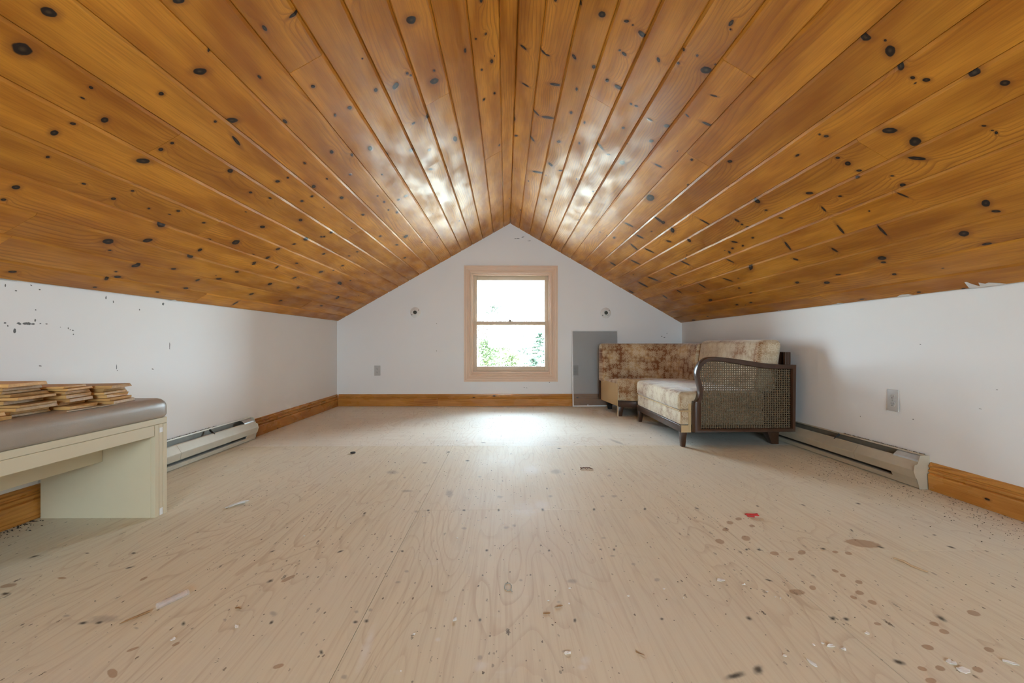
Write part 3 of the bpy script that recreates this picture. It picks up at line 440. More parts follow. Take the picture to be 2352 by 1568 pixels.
# ---------------------------------------------------------------- baseboards
BPROF = [(0, .001), (.019, .001), (.019, .073), (.0175, .079), (.0095, .0825), (.0145, .0880), (.0155, .0960), (.0145, .0985), (.0075, .1015), (.0080, .1070), (.0130, .1120), (.0128, .1210), (.0060, .1255), (.0050, .1330), (0, .136)]
BOARD = pine('orange_pine_trim', [], 1., .10, (.46, .19, .036), (.66, .32, .075), .28)
def baseboard(name, line, nrm):         # line: two floor points, nrm: into the room
    lean = (lambda y, z: xr(y)-xr(y, z)) if nrm == (-1, 0) else (lambda y, z: 0)
    m = MB(); m.loft([[(p[0]+nrm[0]*o-lean(p[1], z), p[1]+nrm[1]*o, z) for o, z in BPROF] for p in line])
    o = m.build(name, BOARD)
    l = o.data.uv_layers.new(name='UVMap')
    d = (Vector(line[1])-Vector(line[0])).normalized()
    for lo in o.data.loops:
        c = o.data.vertices[lo.vertex_index].co; l.data[lo.index].uv = (c.x*d.x+c.y*d.y+line[0][0], c.z+.4)
    return tag(o, kind='structure')
baseboard('baseboard_left', [(XL, 3.428), (XL, YB)], (1, 0))
baseboard('baseboard_left', [(XL, YR), (XL, 1.94)], (1, 0))
baseboard('baseboard_back', [(XL+.018, YB), (-.78, YB)], (0, -1))
baseboard('baseboard_back', [(-.779, YB), (2.0, YB)], (0, -1))
baseboard('baseboard_right', [(xr(2.195), 2.195), (xr(YR), YR)], (-1, 0))
baseboard('baseboard_right', [(xr(YB), YB), (xr(3.92), 3.92)], (-1, 0))
# ---------------------------------------------------------------- front window
CAS = plain('pale_peach_casing_paint', (.78, .56, .40), .42, vary=.03, scale=4)
SASH = plain('beige_sash_vinyl', (.70, .555, .41), .4, vary=.02, scale=4)
win = empty('window_1', (.058, YB, .352)); tag(win, 'double hung window with peach casing in the gable wall', kind='structure')
CP = [(-.004, 0), (-.004, .006), (.004, .011), (.012, .011), (.016, .007), (.022, .010), (.034, .012), (.040, .016), (.052, .017), (.056, .021), (.0735, .021), (.0735, 0)]
x0, x1, z0, z1 = -.405, .521, .352, 1.533
cor = [(x0, z0, -1, -1), (x1, z0, 1, -1), (x1, z1, 1, 1), (x0, z1, -1, 1)]
for i in range(4):
    a, b_ = cor[i], cor[(i+1) % 4]
    m = MB(); m.loft([[(p[0]+p[2]*w, YB-d, p[1]+p[3]*w) for w, d in CP] for p in (a, b_)])
    m.build('casing', CAS, win)
def frame4(m, x0, x1, z0, z1, w, y0, y1, wt=None, wb=None):
    wt, wb = wt or w, wb or w
    m.box(x0, x0+w, y0, y1, z0, z1); m.box(x1-w, x1, y0, y1, z0, z1)
    m.box(x0+w, x1-w, y0, y1, z1-wt, z1); m.box(x0+w, x1-w, y0, y1, z0, z0+wb)
m = MB(); frame4(m, x0-.004, x1+.004, z0-.004, z1+.004, .018, YB-.004, YB+.155); m.build('jamb', CAS, win, bevel=.0015, seg=1)
m = MB(); frame4(m, x0+.014, x1-.014, z0+.014, z1-.014, .013, YB+.028, YB+.058, .016, .022); m.build('stop', CAS, win, bevel=.002, seg=1)
m = MB(); frame4(m, x0+.014, x1-.014, z0+.014, z1-.014, .0098, YB+.060, YB+.14, .0115, .030); m.build('track', SASH, win)
GL = pane_glass('window_glass')
for nm, (a0, a1, c0, c1), y, wt, wb in (('upper_sash', (-.3808, .4968, .925, 1.507), YB+.100, .050, .042), ('lower_sash', (-.3808, .4968, .3965, .972), YB+.062, .041, .054)):
    m = MB(); frame4(m, a0, a1, c0, c1, .0438, y, y+.034, wt, wb)
    s = m.build(nm, SASH, win, bevel=.003, seg=2)
    m = MB(); m.box(a0+.038, a1-.038, y+.015, y+.019, c0+wb-.003, c1-wt+.003); m.build('pane', GL, s)
    if nm == 'lower_sash':
        m = MB(); m.box(.022, .082, y-.002, y+.030, .971, .977); m.lathe([(.001, 0), (.013, 0), (.013, .011), (.008, .016), (.001, .016)], (.048, y+.014, .977), 'z', 14)
        m.tube([(.050, y+.012, .987), (.030, y+.004, .992), (.008, y-.006, .990), (.004, y-.008, .986)], .0042, 8)
        m.build('sash_lock', plain('dark_bronze', (.12, .10, .07), .35, metal=.6), s, smooth=True)
# rear window (behind the camera): lights the room
rw = empty('window_2', (.12, YR, 1.1-1.06/2)); tag(rw, 'window in the gable wall behind the camera', kind='structure')
a0, a1, c0, c1 = .12-1.35/2, .12+1.35/2, 1.1-1.06/2, 1.1+1.06/2
m = MB(); frame4(m, a0-.07, a1+.07, c0-.07, c1+.07, .075, YR, YR+.02); m.build('casing', CAS, rw, bevel=.002, seg=1)
m = MB(); frame4(m, a0, a1, c0, c1, .03, YR-.10, YR-.06); m.box((a0+a1)/2-.02, (a0+a1)/2+.02, YR-.10, YR-.06, c0, c1); m.build('sash', SASH, rw, bevel=.002, seg=1)
m = MB(); m.box(a0+.02, a1-.02, YR-.083, YR-.079, c0+.02, c1-.02); m.build('pane', GL, rw)
# ---------------------------------------------------------------- electrics on the walls
PLATE = plain('grey_white_plastic', (.52, .515, .505), .38, vary=.02)
SLOT = plain('slot_black', (.03, .03, .03), .6)
STEEL = plain('screw_steel', (.45, .44, .42), .35, metal=.9)
def outlet(loc, rz, label):                        # built facing -y, then turned
    e = empty('wall_outlet', (0, 0, 0), label, 'outlet', 'duplex wall outlets')
    m = MB(); m.box(-.035, .035, -.006, 0, -.0575, .0575); m.build('cover_plate', PLATE, e, bevel=.004, seg=3)
    for s in (1, -1):
        z = s*.0195
        m = MB(); q = [(.017*math.cos(a), .0145*max(-.9, min(.9, math.sin(a)*1.15))) for a in [2*math.pi*k/24 for k in range(24)]]
        m.loft([[(x, -.0055, z+y) for x, y in q], [(x, -.0085, z+y) for x, y in q]])
        f = m.build('socket_face', PLATE, e)
        m = MB(); m.box(-.0075, -.0055, -.0088, -.008, z-.001, z+.008); m.box(.0055, .0078, -.0088, -.008, z-.0005, z+.007); m.lathe([(.0001, -.0088), (.0027, -.0088), (.0027, -.008)], (0, 0, z-.007), 'y', 10)
        m.build('socket_slots', SLOT, f)
    m = MB(); m.lathe([(.0001, -.0072), (.003, -.0072), (.0032, -.006)], (0, 0, 0), 'y', 10); m.build('screw', STEEL, e)
    e.location = loc; e.rotation_euler.z = rz
    return e
outlet((-1.471, YB, .405), 0, 'grey outlet plate low on the gable wall, left of the window')
outlet((.797, YB, .407), 0, 'grey outlet plate seen through the leaning window screen')
lean = math.atan(.0168*2.84/.95)
o = outlet((xr(2.39, .413), 2.39, .413), math.pi/2*3, 'grey outlet plate on the right wall above the heater')
o.rotation_euler = (0, 0, -math.pi/2+.010)
PORC = plain('white_porcelain', (.86, .855, .84), .3, vary=.02)
def lampholder(x, z, label, loop):
    e = empty('lamp_holder', (x, YB, z), label, 'lamp holder', 'bulbless round lamp holders on the gable wall')
    c = (x, YB, z)
    m = MB(); m.lathe([(.060, 0), (.060, -.010), (.056, -.016), (.044, -.020), (.036, -.026), (.034, -.034), (.030, -.038), (.022, -.036), (.020, -.012), (.0001, -.012)], c, 'y', 32)
    b_ = m.build('base', PORC, e, smooth=True)
    m = MB(); m.lathe([(.0195, -.013), (.0195, -.0335), (.0165, -.0335), (.0165, -.0135), (.006, -.0135), (.006, -.019), (.0001, -.019)], c, 'y', 20); m.build('screw_shell', plain('dark_brass', (.09, .075, .05), .4, metal=.5), e, smooth=True)
    for s in (1, -1):
        m = MB(); cc = (x+s*.037, YB, z+s*.027); m.lathe([(.0001, -.0225), (.0045, -.0225), (.0055, -.018)], cc, 'y', 10); m.build('screw', SLOT, e)
lampholder(-1.036, 1.070, 'round white lamp holder without bulb, on the gable wall left of the window', 1)
lampholder(1.149, 1.067, 'round white lamp holder without bulb, above the leaning screen', 0)
# ---------------------------------------------------------------- baseboard heaters
def heater(name, label, wall, y0, y1, sgn, col, junction_at, group):
    # wall(y): x of the wall foot; sgn: +1 room lies towards +x
    e = empty(name, (wall((y0+y1)/2), (y0+y1)/2, 0), label, 'heater', group)
    MET = plain('heater_enamel', col, .34, vary=.10, scale=22, metal=.25)
    INN = plain('heater_inside_metal', [c*.55 for c in col], .45, vary=.25, scale=16, metal=.35)
    P = lambda y, o, z: (wall(y, z)+sgn*o, y, z)
    def sheet(pts, ya, yb, th=.0012):              # bent sheet-metal strip
        inner = [(o-th, z-th*.6) for o, z in reversed(pts)]
        return [[P(y, o, z) for o, z in pts+inner] for y in (ya, yb)]
    ya, yb = y0+.004, y1-.004
    m = MB(); m.loft(sheet([(.003, .004), (.0035, .160), (.018, .166), (.021, .160)], ya, yb)); m.build('back_panel', INN, e)
    m = MB(); m.loft(sheet([(.0025, .1635), (.019, .1690), (.0235, .1615)], ya, yb)); m.build('top_lip', MET, e)
    mid = junction_at[2]
    for a, b_ in ((ya, mid-.0008), (mid+.0008, yb)):
        m = MB(); m.loft(sheet([(.044, .137), (.052, .134), (.0805, .093), (.0805, .088), (.073, .052), (.066, .050)], a, b_)); m.build('front_cover', MET, e)
    m = MB(); m.loft(sheet([(.010, .008), (.058, .005), (.062, .030), (.050, .033)], ya, yb)); m.build('base_lip', MET, e)
    m = MB()
    m.tube([P(ya+.12, .034, .078), P(yb-.12, .034, .078)], .007, 8)
    n = int((yb-ya-.26)/.010)
    for k in range(n):
        y = ya+.13+k*.010; x = wall(y); m.box(min(x+sgn*.012, x+sgn*.056), max(x+sgn*.012, x+sgn*.056), y, y+.0008, .050, .108)
    m.build('heating_fins', plain('dusty_aluminium', (.12, .11, .10), .6, metal=.3), e, fix=False)
    a, b_ = junction_at[0], junction_at[1]         # covered wiring box at one end
    m = MB(); m.loft(sheet([(.016, .160), (.034, .158), (.053, .142), (.055, .134)], a, b_)); m.build('wiring_cover', plain('galvanised_plate', (.62, .66, .68), .38, metal=.5, vary=.2, scale=35), e)
    m = MB(); m.loft([[P(y, o, z) for o, z in ((.060, .028), (.0625, .028), (.0725, .053), (.066, .053))] for y in (a, b_)]); m.build('filler_strip', MET, e)
    cap = [(.001, .001), (.058, .001), (.069, .050), (.075, .057), (.083, .087), (.077, .117), (.062, .124), (.053, .147), (.046, .165), (.033, .166), (.001, .165)]
    for y in (y0, y1-.003):
        m = MB(); m.loft([[P(yy, o, z) for o, z in cap] for yy in (y, y+.003)]); m.build('end_cap', MET, e)
    for f in (.33, .68):
        y = lerp(y0, y1, f); m = MB(); m.loft([[P(yy, o, z) for o, z in ((.020, .163), (.026, .163), (.056, .132), (.050, .128), (.022, .150))] for yy in (y, y+.006)]); m.build('bracket', SLOT, e)
    return e
heater('baseboard_heater', 'pale electric baseboard heater behind the cream bench', lambda y, z=0: XL, 1.955, 3.425, 1, (.66, .645, .56), (3.29, 3.415, 2.62), 'baseboard heaters')
heater('baseboard_heater', 'almond electric baseboard heater along the right wall, running behind the settee', lambda y, z=0: xr(y, z), 2.2, 3.9, -1, (.58, .52, .405), (2.206, 2.345, 2.58), 'baseboard heaters')
# ---------------------------------------------------------------- leaning window screen
A, B_, Tl, Tr = Vector((.751, 5.118, .004)), Vector((1.288, 5.150, .004)), Vector((.751, 5.2235, .868)), Vector((1.290, 5.2235, .868))
scr = empty('window_screen', A, 'window screen with white frame leaning on the gable wall behind the settee', 'window screen')
nv = (B_-A).cross(Tl-A).normalized()
def bar(m, p, q, w, inw, th=.008):
    d = (q-p).normalized(); i = inw.normalized()*w
    m.loft([[c-nv*0, c+i, c+i+nv*th, c+nv*th] for c in (p, q)])
FR = plain('white_aluminium', (.84, .85, .86), .35, metal=0., vary=.02)
up = (Tl-A).normalized(); rt = (B_-A).normalized()
if nv.y > 0: nv = -nv
for p, q, i in ((A, Tl, rt), (B_, Tr, -rt), (A+rt*.013, B_-rt*.013, up), (Tl+rt*.013, Tr-rt*.013, -up)):
    m = MB(); bar(m, p, q, .013, i); m.build('frame_rail', FR, scr, bevel=.0012, seg=1)
m = MB(); o_ = nv*.004; m.add([A+rt*.007+up*.007+o_, B_-rt*.007+up*.007+o_, Tr-rt*.007-up*.007+o_, Tl+rt*.007-up*.007+o_], [(0, 1, 2, 3)]); m.build('insect_mesh', mesh_screen('grey_insect_mesh'), scr)
for f, t_, s in ((.30, Tl, -1), (.30, A, 1)):
    p = t_+rt*(.165)+up*s*.010+o_; m = MB(); m.add([p+nv*.001, p+rt*.018+nv*.001, p+rt*.009+up*s*.020+nv*.006, p-nv*.001, p+rt*.018-nv*.001, p+rt*.009+up*s*.020+nv*.004], [(0, 1, 2), (5, 4, 3), (0, 3, 4, 1), (1, 4, 5, 2), (2, 5, 3, 0)])
    m.build('pull_tab', FR, scr)
# ---------------------------------------------------------------- bench on the left
CREAM = plain('cream_laminate', (.66, .585, .42), .42, vary=.03, scale=9)
be = empty('bench', (-1.66, 1.2, 0), 'cream slab bench with padded taupe seat along the left wall', 'bench')
m = MB(); m.box(-1.90, -1.4375, .42, 1.951, .380, .4045); m.build('seat_board', CREAM, be, bevel=.0015, seg=1)
m = MB(); m.box(-1.4575, -1.4375, .49, 1.882, .334, .3792); m.build('apron', CREAM, be, bevel=.0015, seg=1)
m = MB(); m.box(-1.668, -1.648, .49, 1.882, .232, .3792); m.build('back_rail', CREAM, be, bevel=.0015, seg=1)
for y0, y1 in ((1.883, 1.950), (.42, .488)):
    m = MB(); m.box(-1.90, -1.4545, y0, y1, 0, .3792); pn = m.build('end_panel', CREAM, be, bevel=.001, seg=1)
    w = (y1-y0)/3
    for k in range(3):
        m = MB(); m.box(-1.4543, -1.4365-.0008*(k == 1), y0+k*w+.0006, y0+(k+1)*w-.0006, 0, .3792); m.build('edge_strip', CREAM, pn, bevel=.001, seg=1)
    for z0, z1 in ((0.002, .030), (.345, .365)):
        m = MB(); m.box(-1.4368, -1.4360, y0+w+.002, y0+2*w-.003, z0, z1); m.build('tape_patch', plain('white_tape', (.85, .85, .84), .5), pn)
m = MB()
def cushion_ring(y, ins):                        # rounded cross section
    q = []
    for cx, cz, a0 in ((-1.43-.036, .485-.036, 0), (-1.903+.02, .485-.02, 90), (-1.903+.012, .405+.012, 180), (-1.43-.012, .405+.012, 270)):
        rr = {0: .036, 90: .02, 180: .012, 270: .012}[a0]
        for k in range(5):
            a = math.radians(a0+k*22.5); q.append((cx+rr*math.cos(a), cz+rr*math.sin(a)))
    cx, cz = -1.665, .44
    return [(lerp(x, cx, ins*.3), y, lerp(z, cz, ins)+(.004*math.sin((x+1.9)*6.5) if z > .45 else 0)) for x, z in q]
ys = [(.41, .5), (.415, .2), (.43, .05), (.46, 0)]+[(.46+k*.1, 0) for k in range(1, 15)]+[(1.915, 0), (1.935, .03), (1.952, .14), (1.959, .4)]
m.loft([cushion_ring(y, i) for y, i in ys])
VIN, t, b = new_mat('taupe_vinyl')
cc = noise(t, obj_co(t), 5., 4.)
put(t, b.inputs['Base Color'], mix(t, cc, (.30, .245, .195), (.40, .345, .285)))
b.inputs['Roughness'].default_value = .36
put(t, b.inputs['Normal'], bump(t, M(t, 'ADD', cc, M(t, 'MULTIPLY', noise(t, obj_co(t), 260., 2.), .12)), .25, .01))
m.build('cushion', VIN, be, smooth=True)
# offcut boards stacked on the bench
OFF = grain_wood('rough_offcut_wood', (.40, .19, .045), (.74, .45, .17))
def board(x, y, z, w, th, ln, rz, label, tilt=0.):
    m = MB(); n = 6; rr = R.random
    ring = lambda xx, j: [(xx+j*(rr()-.5), -w/2+.003*(rr()-.5), .0005*rr()), (xx+j*(rr()-.5), w/2+.003*(rr()-.5), .0005*rr()), (xx+j*(rr()-.5), w/2-.002, th-.0004*rr()), (xx+j*(rr()-.5), -w/2+.002, th-.0004*rr())]
    m.loft([ring(0, .008), ring(-.05, 0), ring(-ln, .006)])
    o = m.build('offcut_board', OFF, None, bevel=.0008, seg=1)
    o.location = (x, y, z); o.rotation_euler = (0, tilt, rz)
    return tag(o, label, 'board', 'offcut boards stacked on the bench')
ORD = ['bottom', 'second', 'third', 'fourth', 'fifth', 'sixth', 'seventh', 'eighth', 'ninth', 'tenth']
def stack(which, n, ztop, y0, wid, xf, yaw):
    z = .4865; ths = [R.uniform(.0075, .0125) for _ in range(n)]
    k_ = (ztop-z)/sum(ths); ths = [t_*k_ for t_ in ths]
    for k in range(n):
        w = wid*R.uniform(.86, 1.0); pos = ORD[k] if k else 'bottom'
        lab = ('top offcut board of the %s stack on the bench' % which) if k == n-1 else ('%s offcut board%s in the %s stack on the bench' % (pos, ' up' if k else '', which))
        board(xf+R.uniform(-.028, .022)-.003*k, y0+R.uniform(-.006, .006), z, w, ths[k]-.0006, .40+R.uniform(-.05, .0), yaw+R.uniform(-.035, .035), lab)
        z += ths[k]
stack('nearest', 10, .590, 1.480, .150, -1.505, .10)
stack('middle', 7, .567, 1.637, .120, -1.515, .12)
stack('farthest', 6, .557, 1.786, .130, -1.480, .14)
board(-1.475, 1.305, .4865, .16, .012, .44, .08, 'lower of the two loose offcut boards on the bench before the nearest stack')
board(-1.49, 1.30, .4995, .15, .011, .44, .02, 'upper of the two loose offcut boards on the bench before the nearest stack')
m = MB(); m.loft([[(-1.462+.004*s, 1.545+.06*k+.006*s, .4868+.0012*i) for s, i in ((-1, 0), (1, 0), (1, 1), (-1, 1))] for k in range(4)])
tag(m.build('wood_splinter', plain('pale_splinter', (.70, .62, .48), .7)), 'pale splinter lying on the cushion edge before the middle stack', 'splinter')
# ---------------------------------------------------------------- settee: end unit with cane arm
DAM = damask('gold_damask_velvet')
DAMB = damask('bleached_damask_velvet', gold=(.66, .54, .36), worn=1.)
TAN = plain('tan_lining_cloth', (.60, .42, .22), .8, vary=.05, scale=60, bmp=.1)
DW = dark_wood('dark_stained_wood')
BLACK = plain('black_dust_cover', (.02, .018, .016), .9)
en = empty('settee_end_section', (1.58, 3.64, 0), 'end section of the old settee, gold damask with a caned wooden arm', 'settee')
def soft_box(x0, x1, y0, y1, z0, z1, r, crown=0., seg=4, slant=0.):
    m = MB(); m.box(x0, x1, y0, y1, z0, z1)
    bm = bmesh.new(); me = bpy.data.meshes.new('t'); me.from_pydata(m.v, [], m.f); bm.from_mesh(me); bpy.data.meshes.remove(me)
    bmesh.ops.recalc_face_normals(bm, faces=bm.faces)
    bmesh.ops.bevel(bm, geom=list(bm.edges), offset=r, segments=seg, affect='EDGES', profile=.5)
    bmesh.ops.subdivide_edges(bm, edges=[e for e in bm.edges if e.calc_length() > .12], cuts=7, use_grid_fill=True)
    for v in bm.verts:
        fx, fy = (v.co.x-x0)/(x1-x0), (v.co.y-y0)/(y1-y0); fz = (v.co.z-z0)/(z1-z0)
        v.co.z += crown*fz*4*max(0, fx*(1-fx))*(.4+1.6*max(0, fy*(1-fy)))
        v.co.x += slant*fz
    o = MB(); o.v = [tuple(v.co) for v in bm.verts]; bm.verts.index_update(); o.f = [tuple(v.index for v in f.verts) for f in bm.faces]; o.mi = [0]*len(o.f); bm.free()
    return o
SY0, SY1 = 3.130, 4.165
soft_box(1.195, 1.80, SY0, SY1, .245, .378, .036, .012).build('seat_cushion', DAMB, en, smooth=True, uv=True)
soft_box(1.208, 1.79, SY0+.004, SY1-.004, .150, .250, .012).build('seat_box', DAMB, en, smooth=True, uv=True)
m = MB(); m.tube([(1.204, SY0+.01+k*.1, .2475) for k in range(11)], .0045, 6); m.tube([(1.204+k*.02, SY0+.002, .2475) for k in range(6)], .0045, 6); m.build('welt', TAN, en, smooth=True)
soft_box(1.735, 1.895, 3.155, SY1, .372, .742, .045, 0, 5, .05).build('back_cushion', DAMB, en, smooth=True, uv=True)
m = MB(); m.box(1.206, 1.240, SY0, SY1, .100, .1495); fr_ = m.build('front_rail', DW, en, bevel=.002)
m = MB(); m.box(1.241, 1.90, SY1-.03, SY1, .100, .1495); m.build('side_rail', DW, en)
m = MB(); m.box(1.241, 1.90, SY0+.002, SY0+.032, .100, .1495); m.build('side_rail', DW, en)
m = MB(); m.box(1.955, 1.978, 3.135, SY1, .100, .655); m.box(1.94, 1.956, 3.135, 3.165, .372, .655); m.build('back_panel', DW, en, bevel=.002)
m = MB(); m.box(1.245, 1.95, SY0+.035, SY1-.035, .118, .149); m.build('dust_cover', BLACK, en)
m = MB(); m.box(1.80, 1.955, SY0+.03, SY1-.02, .16, .372); m.build('inner_frame', DW, en)
m = MB(); m.add([(1.212, SY0-.0005, .10), (1.280, SY0-.0005, .10), (1.280, SY0-.0005, .30), (1.262, SY0-.0005, .30), (1.262, SY0-.0005, .15), (1.212, SY0-.0005, .15), (1.212, SY0+.002, .10), (1.280, SY0+.002, .10), (1.280, SY0+.002, .30), (1.262, SY0+.002, .30), (1.262, SY0+.002, .15), (1.212, SY0+.002, .15)], [(0, 1, 2, 3, 4, 5), (11, 10, 9, 8, 7, 6)]+[(i, (i+1) % 6, (i+1) % 6+6, i+6) for i in range(6)])
m.build('tan_edging', TAN, en)
def leg(x, y, w, w2, h, dx=0., dy=0.):
    m = MB(); m.loft([[(x+sx*w+0, y+sy*w, h) for sx, sy in ((0, 0), (1, 0), (1, 1), (0, 1))], [(x+dx+sx*w2, y+dy+sy*w2, 0) for sx, sy in ((0, 0), (1, 0), (1, 1), (0, 1))]])
    return m
leg(1.208, SY0, .044, .027, .1, .006, 0.).build('leg', DW, en, bevel=.002)
leg(1.208, SY1-.044, .044, .027, .1, .006, .012).build('leg', DW, en, bevel=.002)
leg(1.850, 3.20, .085, .050, .1, .040, .01).build('leg', DW, en, bevel=.002)
leg(1.850, SY1-.1, .085, .050, .1, .040, .02).build('leg', DW, en, bevel=.002)
# arm frame
OUT = [(1.979, .569), (1.893, .571), (1.765, .58), (1.658, .596), (1.552, .611), (1.471, .621), (1.408, .623), (1.364, .616), (1.337, .598), (1.316, .576), (1.299, .542), (1.294, .503), (1.302, .461), (1.314, .418), (1.317, .376), (1.308, .34), (1.295, .319), (1.28, .301), (1.28, .109), (1.973, .113)]
INN = [(1.95, .539), (1.893, .54), (1.764, .545), (1.656, .561), (1.552, .578), (1.477, .589), (1.417, .595), (1.378, .592), (1.358, .581), (1.338, .562), (1.323, .536), (1.319, .503), (1.326, .461), (1.339, .418), (1.341, .375), (1.334, .337), (1.329, .313), (1.328, .295), (1.328, .134), (1.95, .137)]
def smooth_curve(p, n=3, ends=(0, 17)):
    o = []
    for i in range(len(p)):
        a, b_, c, d = p[i-1 if i else 0], p[i], p[min(i+1, len(p)-1)], p[min(i+2, len(p)-1)]
        o.append(b_)
        if ends[0] <= i < ends[1]:
            for k in range(1, n):
                s = k/n; o.append(tuple(.5*((2*b_[j])+(-a[j]+c[j])*s+(2*a[j]-5*b_[j]+4*c[j]-d[j])*s*s+(-a[j]+3*b_[j]-3*c[j]+d[j])*s**3) for j in (0, 1)))
    return o
fo, fi = smooth_curve(OUT), smooth_curve(INN)
AY0, AY1 = 3.072, 3.126
m = MB(); n = len(fo)
def inset(p, q, s): return [(lerp(a[0], b_[0], s), lerp(a[1], b_[1], s)) for a, b_ in zip(p, q)]
prof = [(inset(fo, fi, .10), AY0), (fo, AY0+.005), (fo, AY1-.004), (inset(fo, fi, .1), AY1), (inset(fo, fi, .9), AY1), (fi, AY1-.004), (fi, AY0+.006), (inset(fo, fi, .88), AY0)]
vs = [(x, y, z) for p, y in prof for x, z in p]
m.add(vs, [(k*n+j, k*n+(j+1) % n, ((k+1) % 8)*n+(j+1) % n, ((k+1) % 8)*n+j) for k in range(8) for j in range(n)])
m.build('arm_frame', DW, en, smooth=True)
# woven cane: every hole is open
def inside(x, z, poly):
    c = False
    for i in range(len(poly)):
        (x1, z1), (x2, z2) = poly[i-1], poly[i]
        if (z1 > z) != (z2 > z) and x < (x2-x1)*(z-z1)/(z2-z1)+x1: c = not c
    return c
gm = inset(fo, fi, .55)
m = MB(); pz, px_ = .01545, .01585; yc = 3.096
for i in range(48):
    for k in range(34):
        cx, cz = 1.290+(i+.5)*px_, .112+(k+.5)*pz
        if not inside(cx, cz, gm): continue
        hx, hz = px_/2, pz/2
        sq = [(-hx, -hz), (0, -hz), (hx, -hz), (hx, 0), (hx, hz), (0, hz), (-hx, hz), (-hx, 0)]
        oc = [(.0052*math.cos(math.radians(225+45*j)), .0052*math.sin(math.radians(225+45*j))) for j in range(8)]
        m.add([(cx+x, yc+.0008*((i+k) % 2), cz+z) for x, z in sq]+[(cx+x, yc-.0009, cz+z) for x, z in oc]+[(cx+x, yc+.0022, cz+z) for x, z in oc],
              [(j, (j+1) % 8, 8+(j+1) % 8, 8+j) for j in range(8)]+[(8+j, 8+(j+1) % 8, 16+(j+1) % 8, 16+j) for j in range(8)])
m.build('cane_panel', plain('woven_cane', (.135, .088, .042), .5, vary=.3, scale=90), en, fix=False)
# ---------------------------------------------------------------- settee: corner section
cn = empty('settee_corner_section', (1.5, 4.7, 0), 'curved corner section of the old settee, brown damask back, standing in the corner', 'settee')
PLAN = [(1.100, 4.470), (1.280, 4.390), (1.40, 4.28), (1.45, 4.185), (1.945, 4.185), (1.945, 4.72), (1.64, 5.03), (1.052, 5.03)]
def plan_block(z0, z1, r, zt=None):
    m = MB(); n = len(PLAN); m.loft([[(x, y, z0) for x, y in PLAN], [(x, y, z1) for x, y in PLAN]])
    bm = bmesh.new(); me = bpy.data.meshes.new('t'); me.from_pydata(m.v, [], m.f); bm.from_mesh(me); bpy.data.meshes.remove(me)
    bmesh.ops.recalc_face_normals(bm, faces=bm.faces)
    bmesh.ops.triangulate(bm, faces=[f for f in bm.faces if len(f.verts) > 4])
    bmesh.ops.bevel(bm, geom=[e for e in bm.edges if e.calc_face_angle(0) > .2], offset=r, segments=4, affect='EDGES', profile=.5)
    bmesh.ops.subdivide_edges(bm, edges=[e for e in bm.edges if e.calc_length() > .1], cuts=4, use_grid_fill=True)
    if zt:
        for v in bm.verts:
            f = max(0, (v.co.z-z0)/(z1-z0)); v.co.z += f*zt(v.co.x, v.co.y)
    o = MB(); bm.verts.index_update(); o.v = [tuple(v.co) for v in bm.verts]; o.f = [tuple(v.index for v in f.verts) for f in bm.faces]; o.mi = [0]*len(o.f); bm.free()
    return o
DAMC = damask('brown_damask_velvet', gold=(.56, .37, .19), rust=(.24, .095, .035), worn=.05)
plan_block(.15, .372, .022, lambda x, y: -.05*max(0, (y-4.45)/.5)).build('seat', damask('seat_damask_velvet', gold=(.64, .48, .27), worn=.75), cn, smooth=True, uv=True)
m = MB(); n = len(PLAN)
m.loft([[(1.098-.0*z, 4.468, z), (1.049, 5.032, z), (1.0535, 5.032, z), (1.1025, 4.468, z)] for z in (.098, .318)]); m.build('tan_end_panel', TAN, cn)
m = MB(); m.loft([[(1.1025, 4.466, z), (1.283, 4.386, z), (1.300, 4.42, z), (1.12, 4.50, z)] for z in (.094, .150)]); m.build('front_rail', DW, cn, bevel=.002)
m = MB(); m.loft([[(1.27, 4.392, z), (1.40, 4.272, z), (1.45, 4.180, z), (1.48, 4.2, z), (1.43, 4.30, z), (1.30, 4.42, z)] for z in (.094, .150)]); m.build('front_rail', DW, cn)
m = MB(); m.loft([[(lerp(x, 1.5, .06), lerp(y, 4.65, .06), z) for x, y in PLAN] for z in (.11, .152)]); m.build('dust_cover', BLACK, cn)
leg(1.106, 4.452, .052, .034, .096, 0, 0).build('leg', DW, cn, bevel=.002)
m = MB(); m.box(1.0985, 1.1055, 4.455, 4.482, 0, .100); m.build('leg_facing', plain('pale_edge', (.66, .52, .36), .6), cn)
leg(1.10, 4.93, .06, .04, .11, .02, .02).build('leg', BLACK, cn); leg(1.84, 4.60, .05, .035, .11).build('leg', DW, cn); leg(1.44, 4.20, .045, .03, .11).build('leg', DW, cn)
m = MB()
for k in range(16):
    f = k/15; x, y = lerp(1.110, 1.282, f), lerp(4.463, 4.386, f); m.lathe([(.0001, -.0045), (.0030, -.003), (.0036, 0)], (x, y-.001, .1515), 'y', 6)
tag(m.build('upholstery_nails', SLOT, cn), kind='stuff')
path0 = [(1.062, 4.875), (1.16, 4.895), (1.29, 4.89), (1.43, 4.845), (1.56, 4.745), (1.655, 4.60), (1.71, 4.43), (1.735, 4.185)]
path = smooth_curve(path0, 5, (0, len(path0)-1))
def sweep(path, prof, uvz=True):                 # prof: (offset to the rear, z)
    rings = []; s_ = 0; arc = []
    for i, p in enumerate(path):
        a, b_ = path[max(0, i-1)], path[min(len(path)-1, i+1)]
        d = Vector((b_[0]-a[0], b_[1]-a[1])).normalized(); nn = Vector((-d.y, d.x))
        if i: s_ += math.dist(p, path[i-1])
        arc.append(s_); rings.append([(p[0]+nn.x*o, p[1]+nn.y*o, z) for o, z in prof])
    return rings, arc
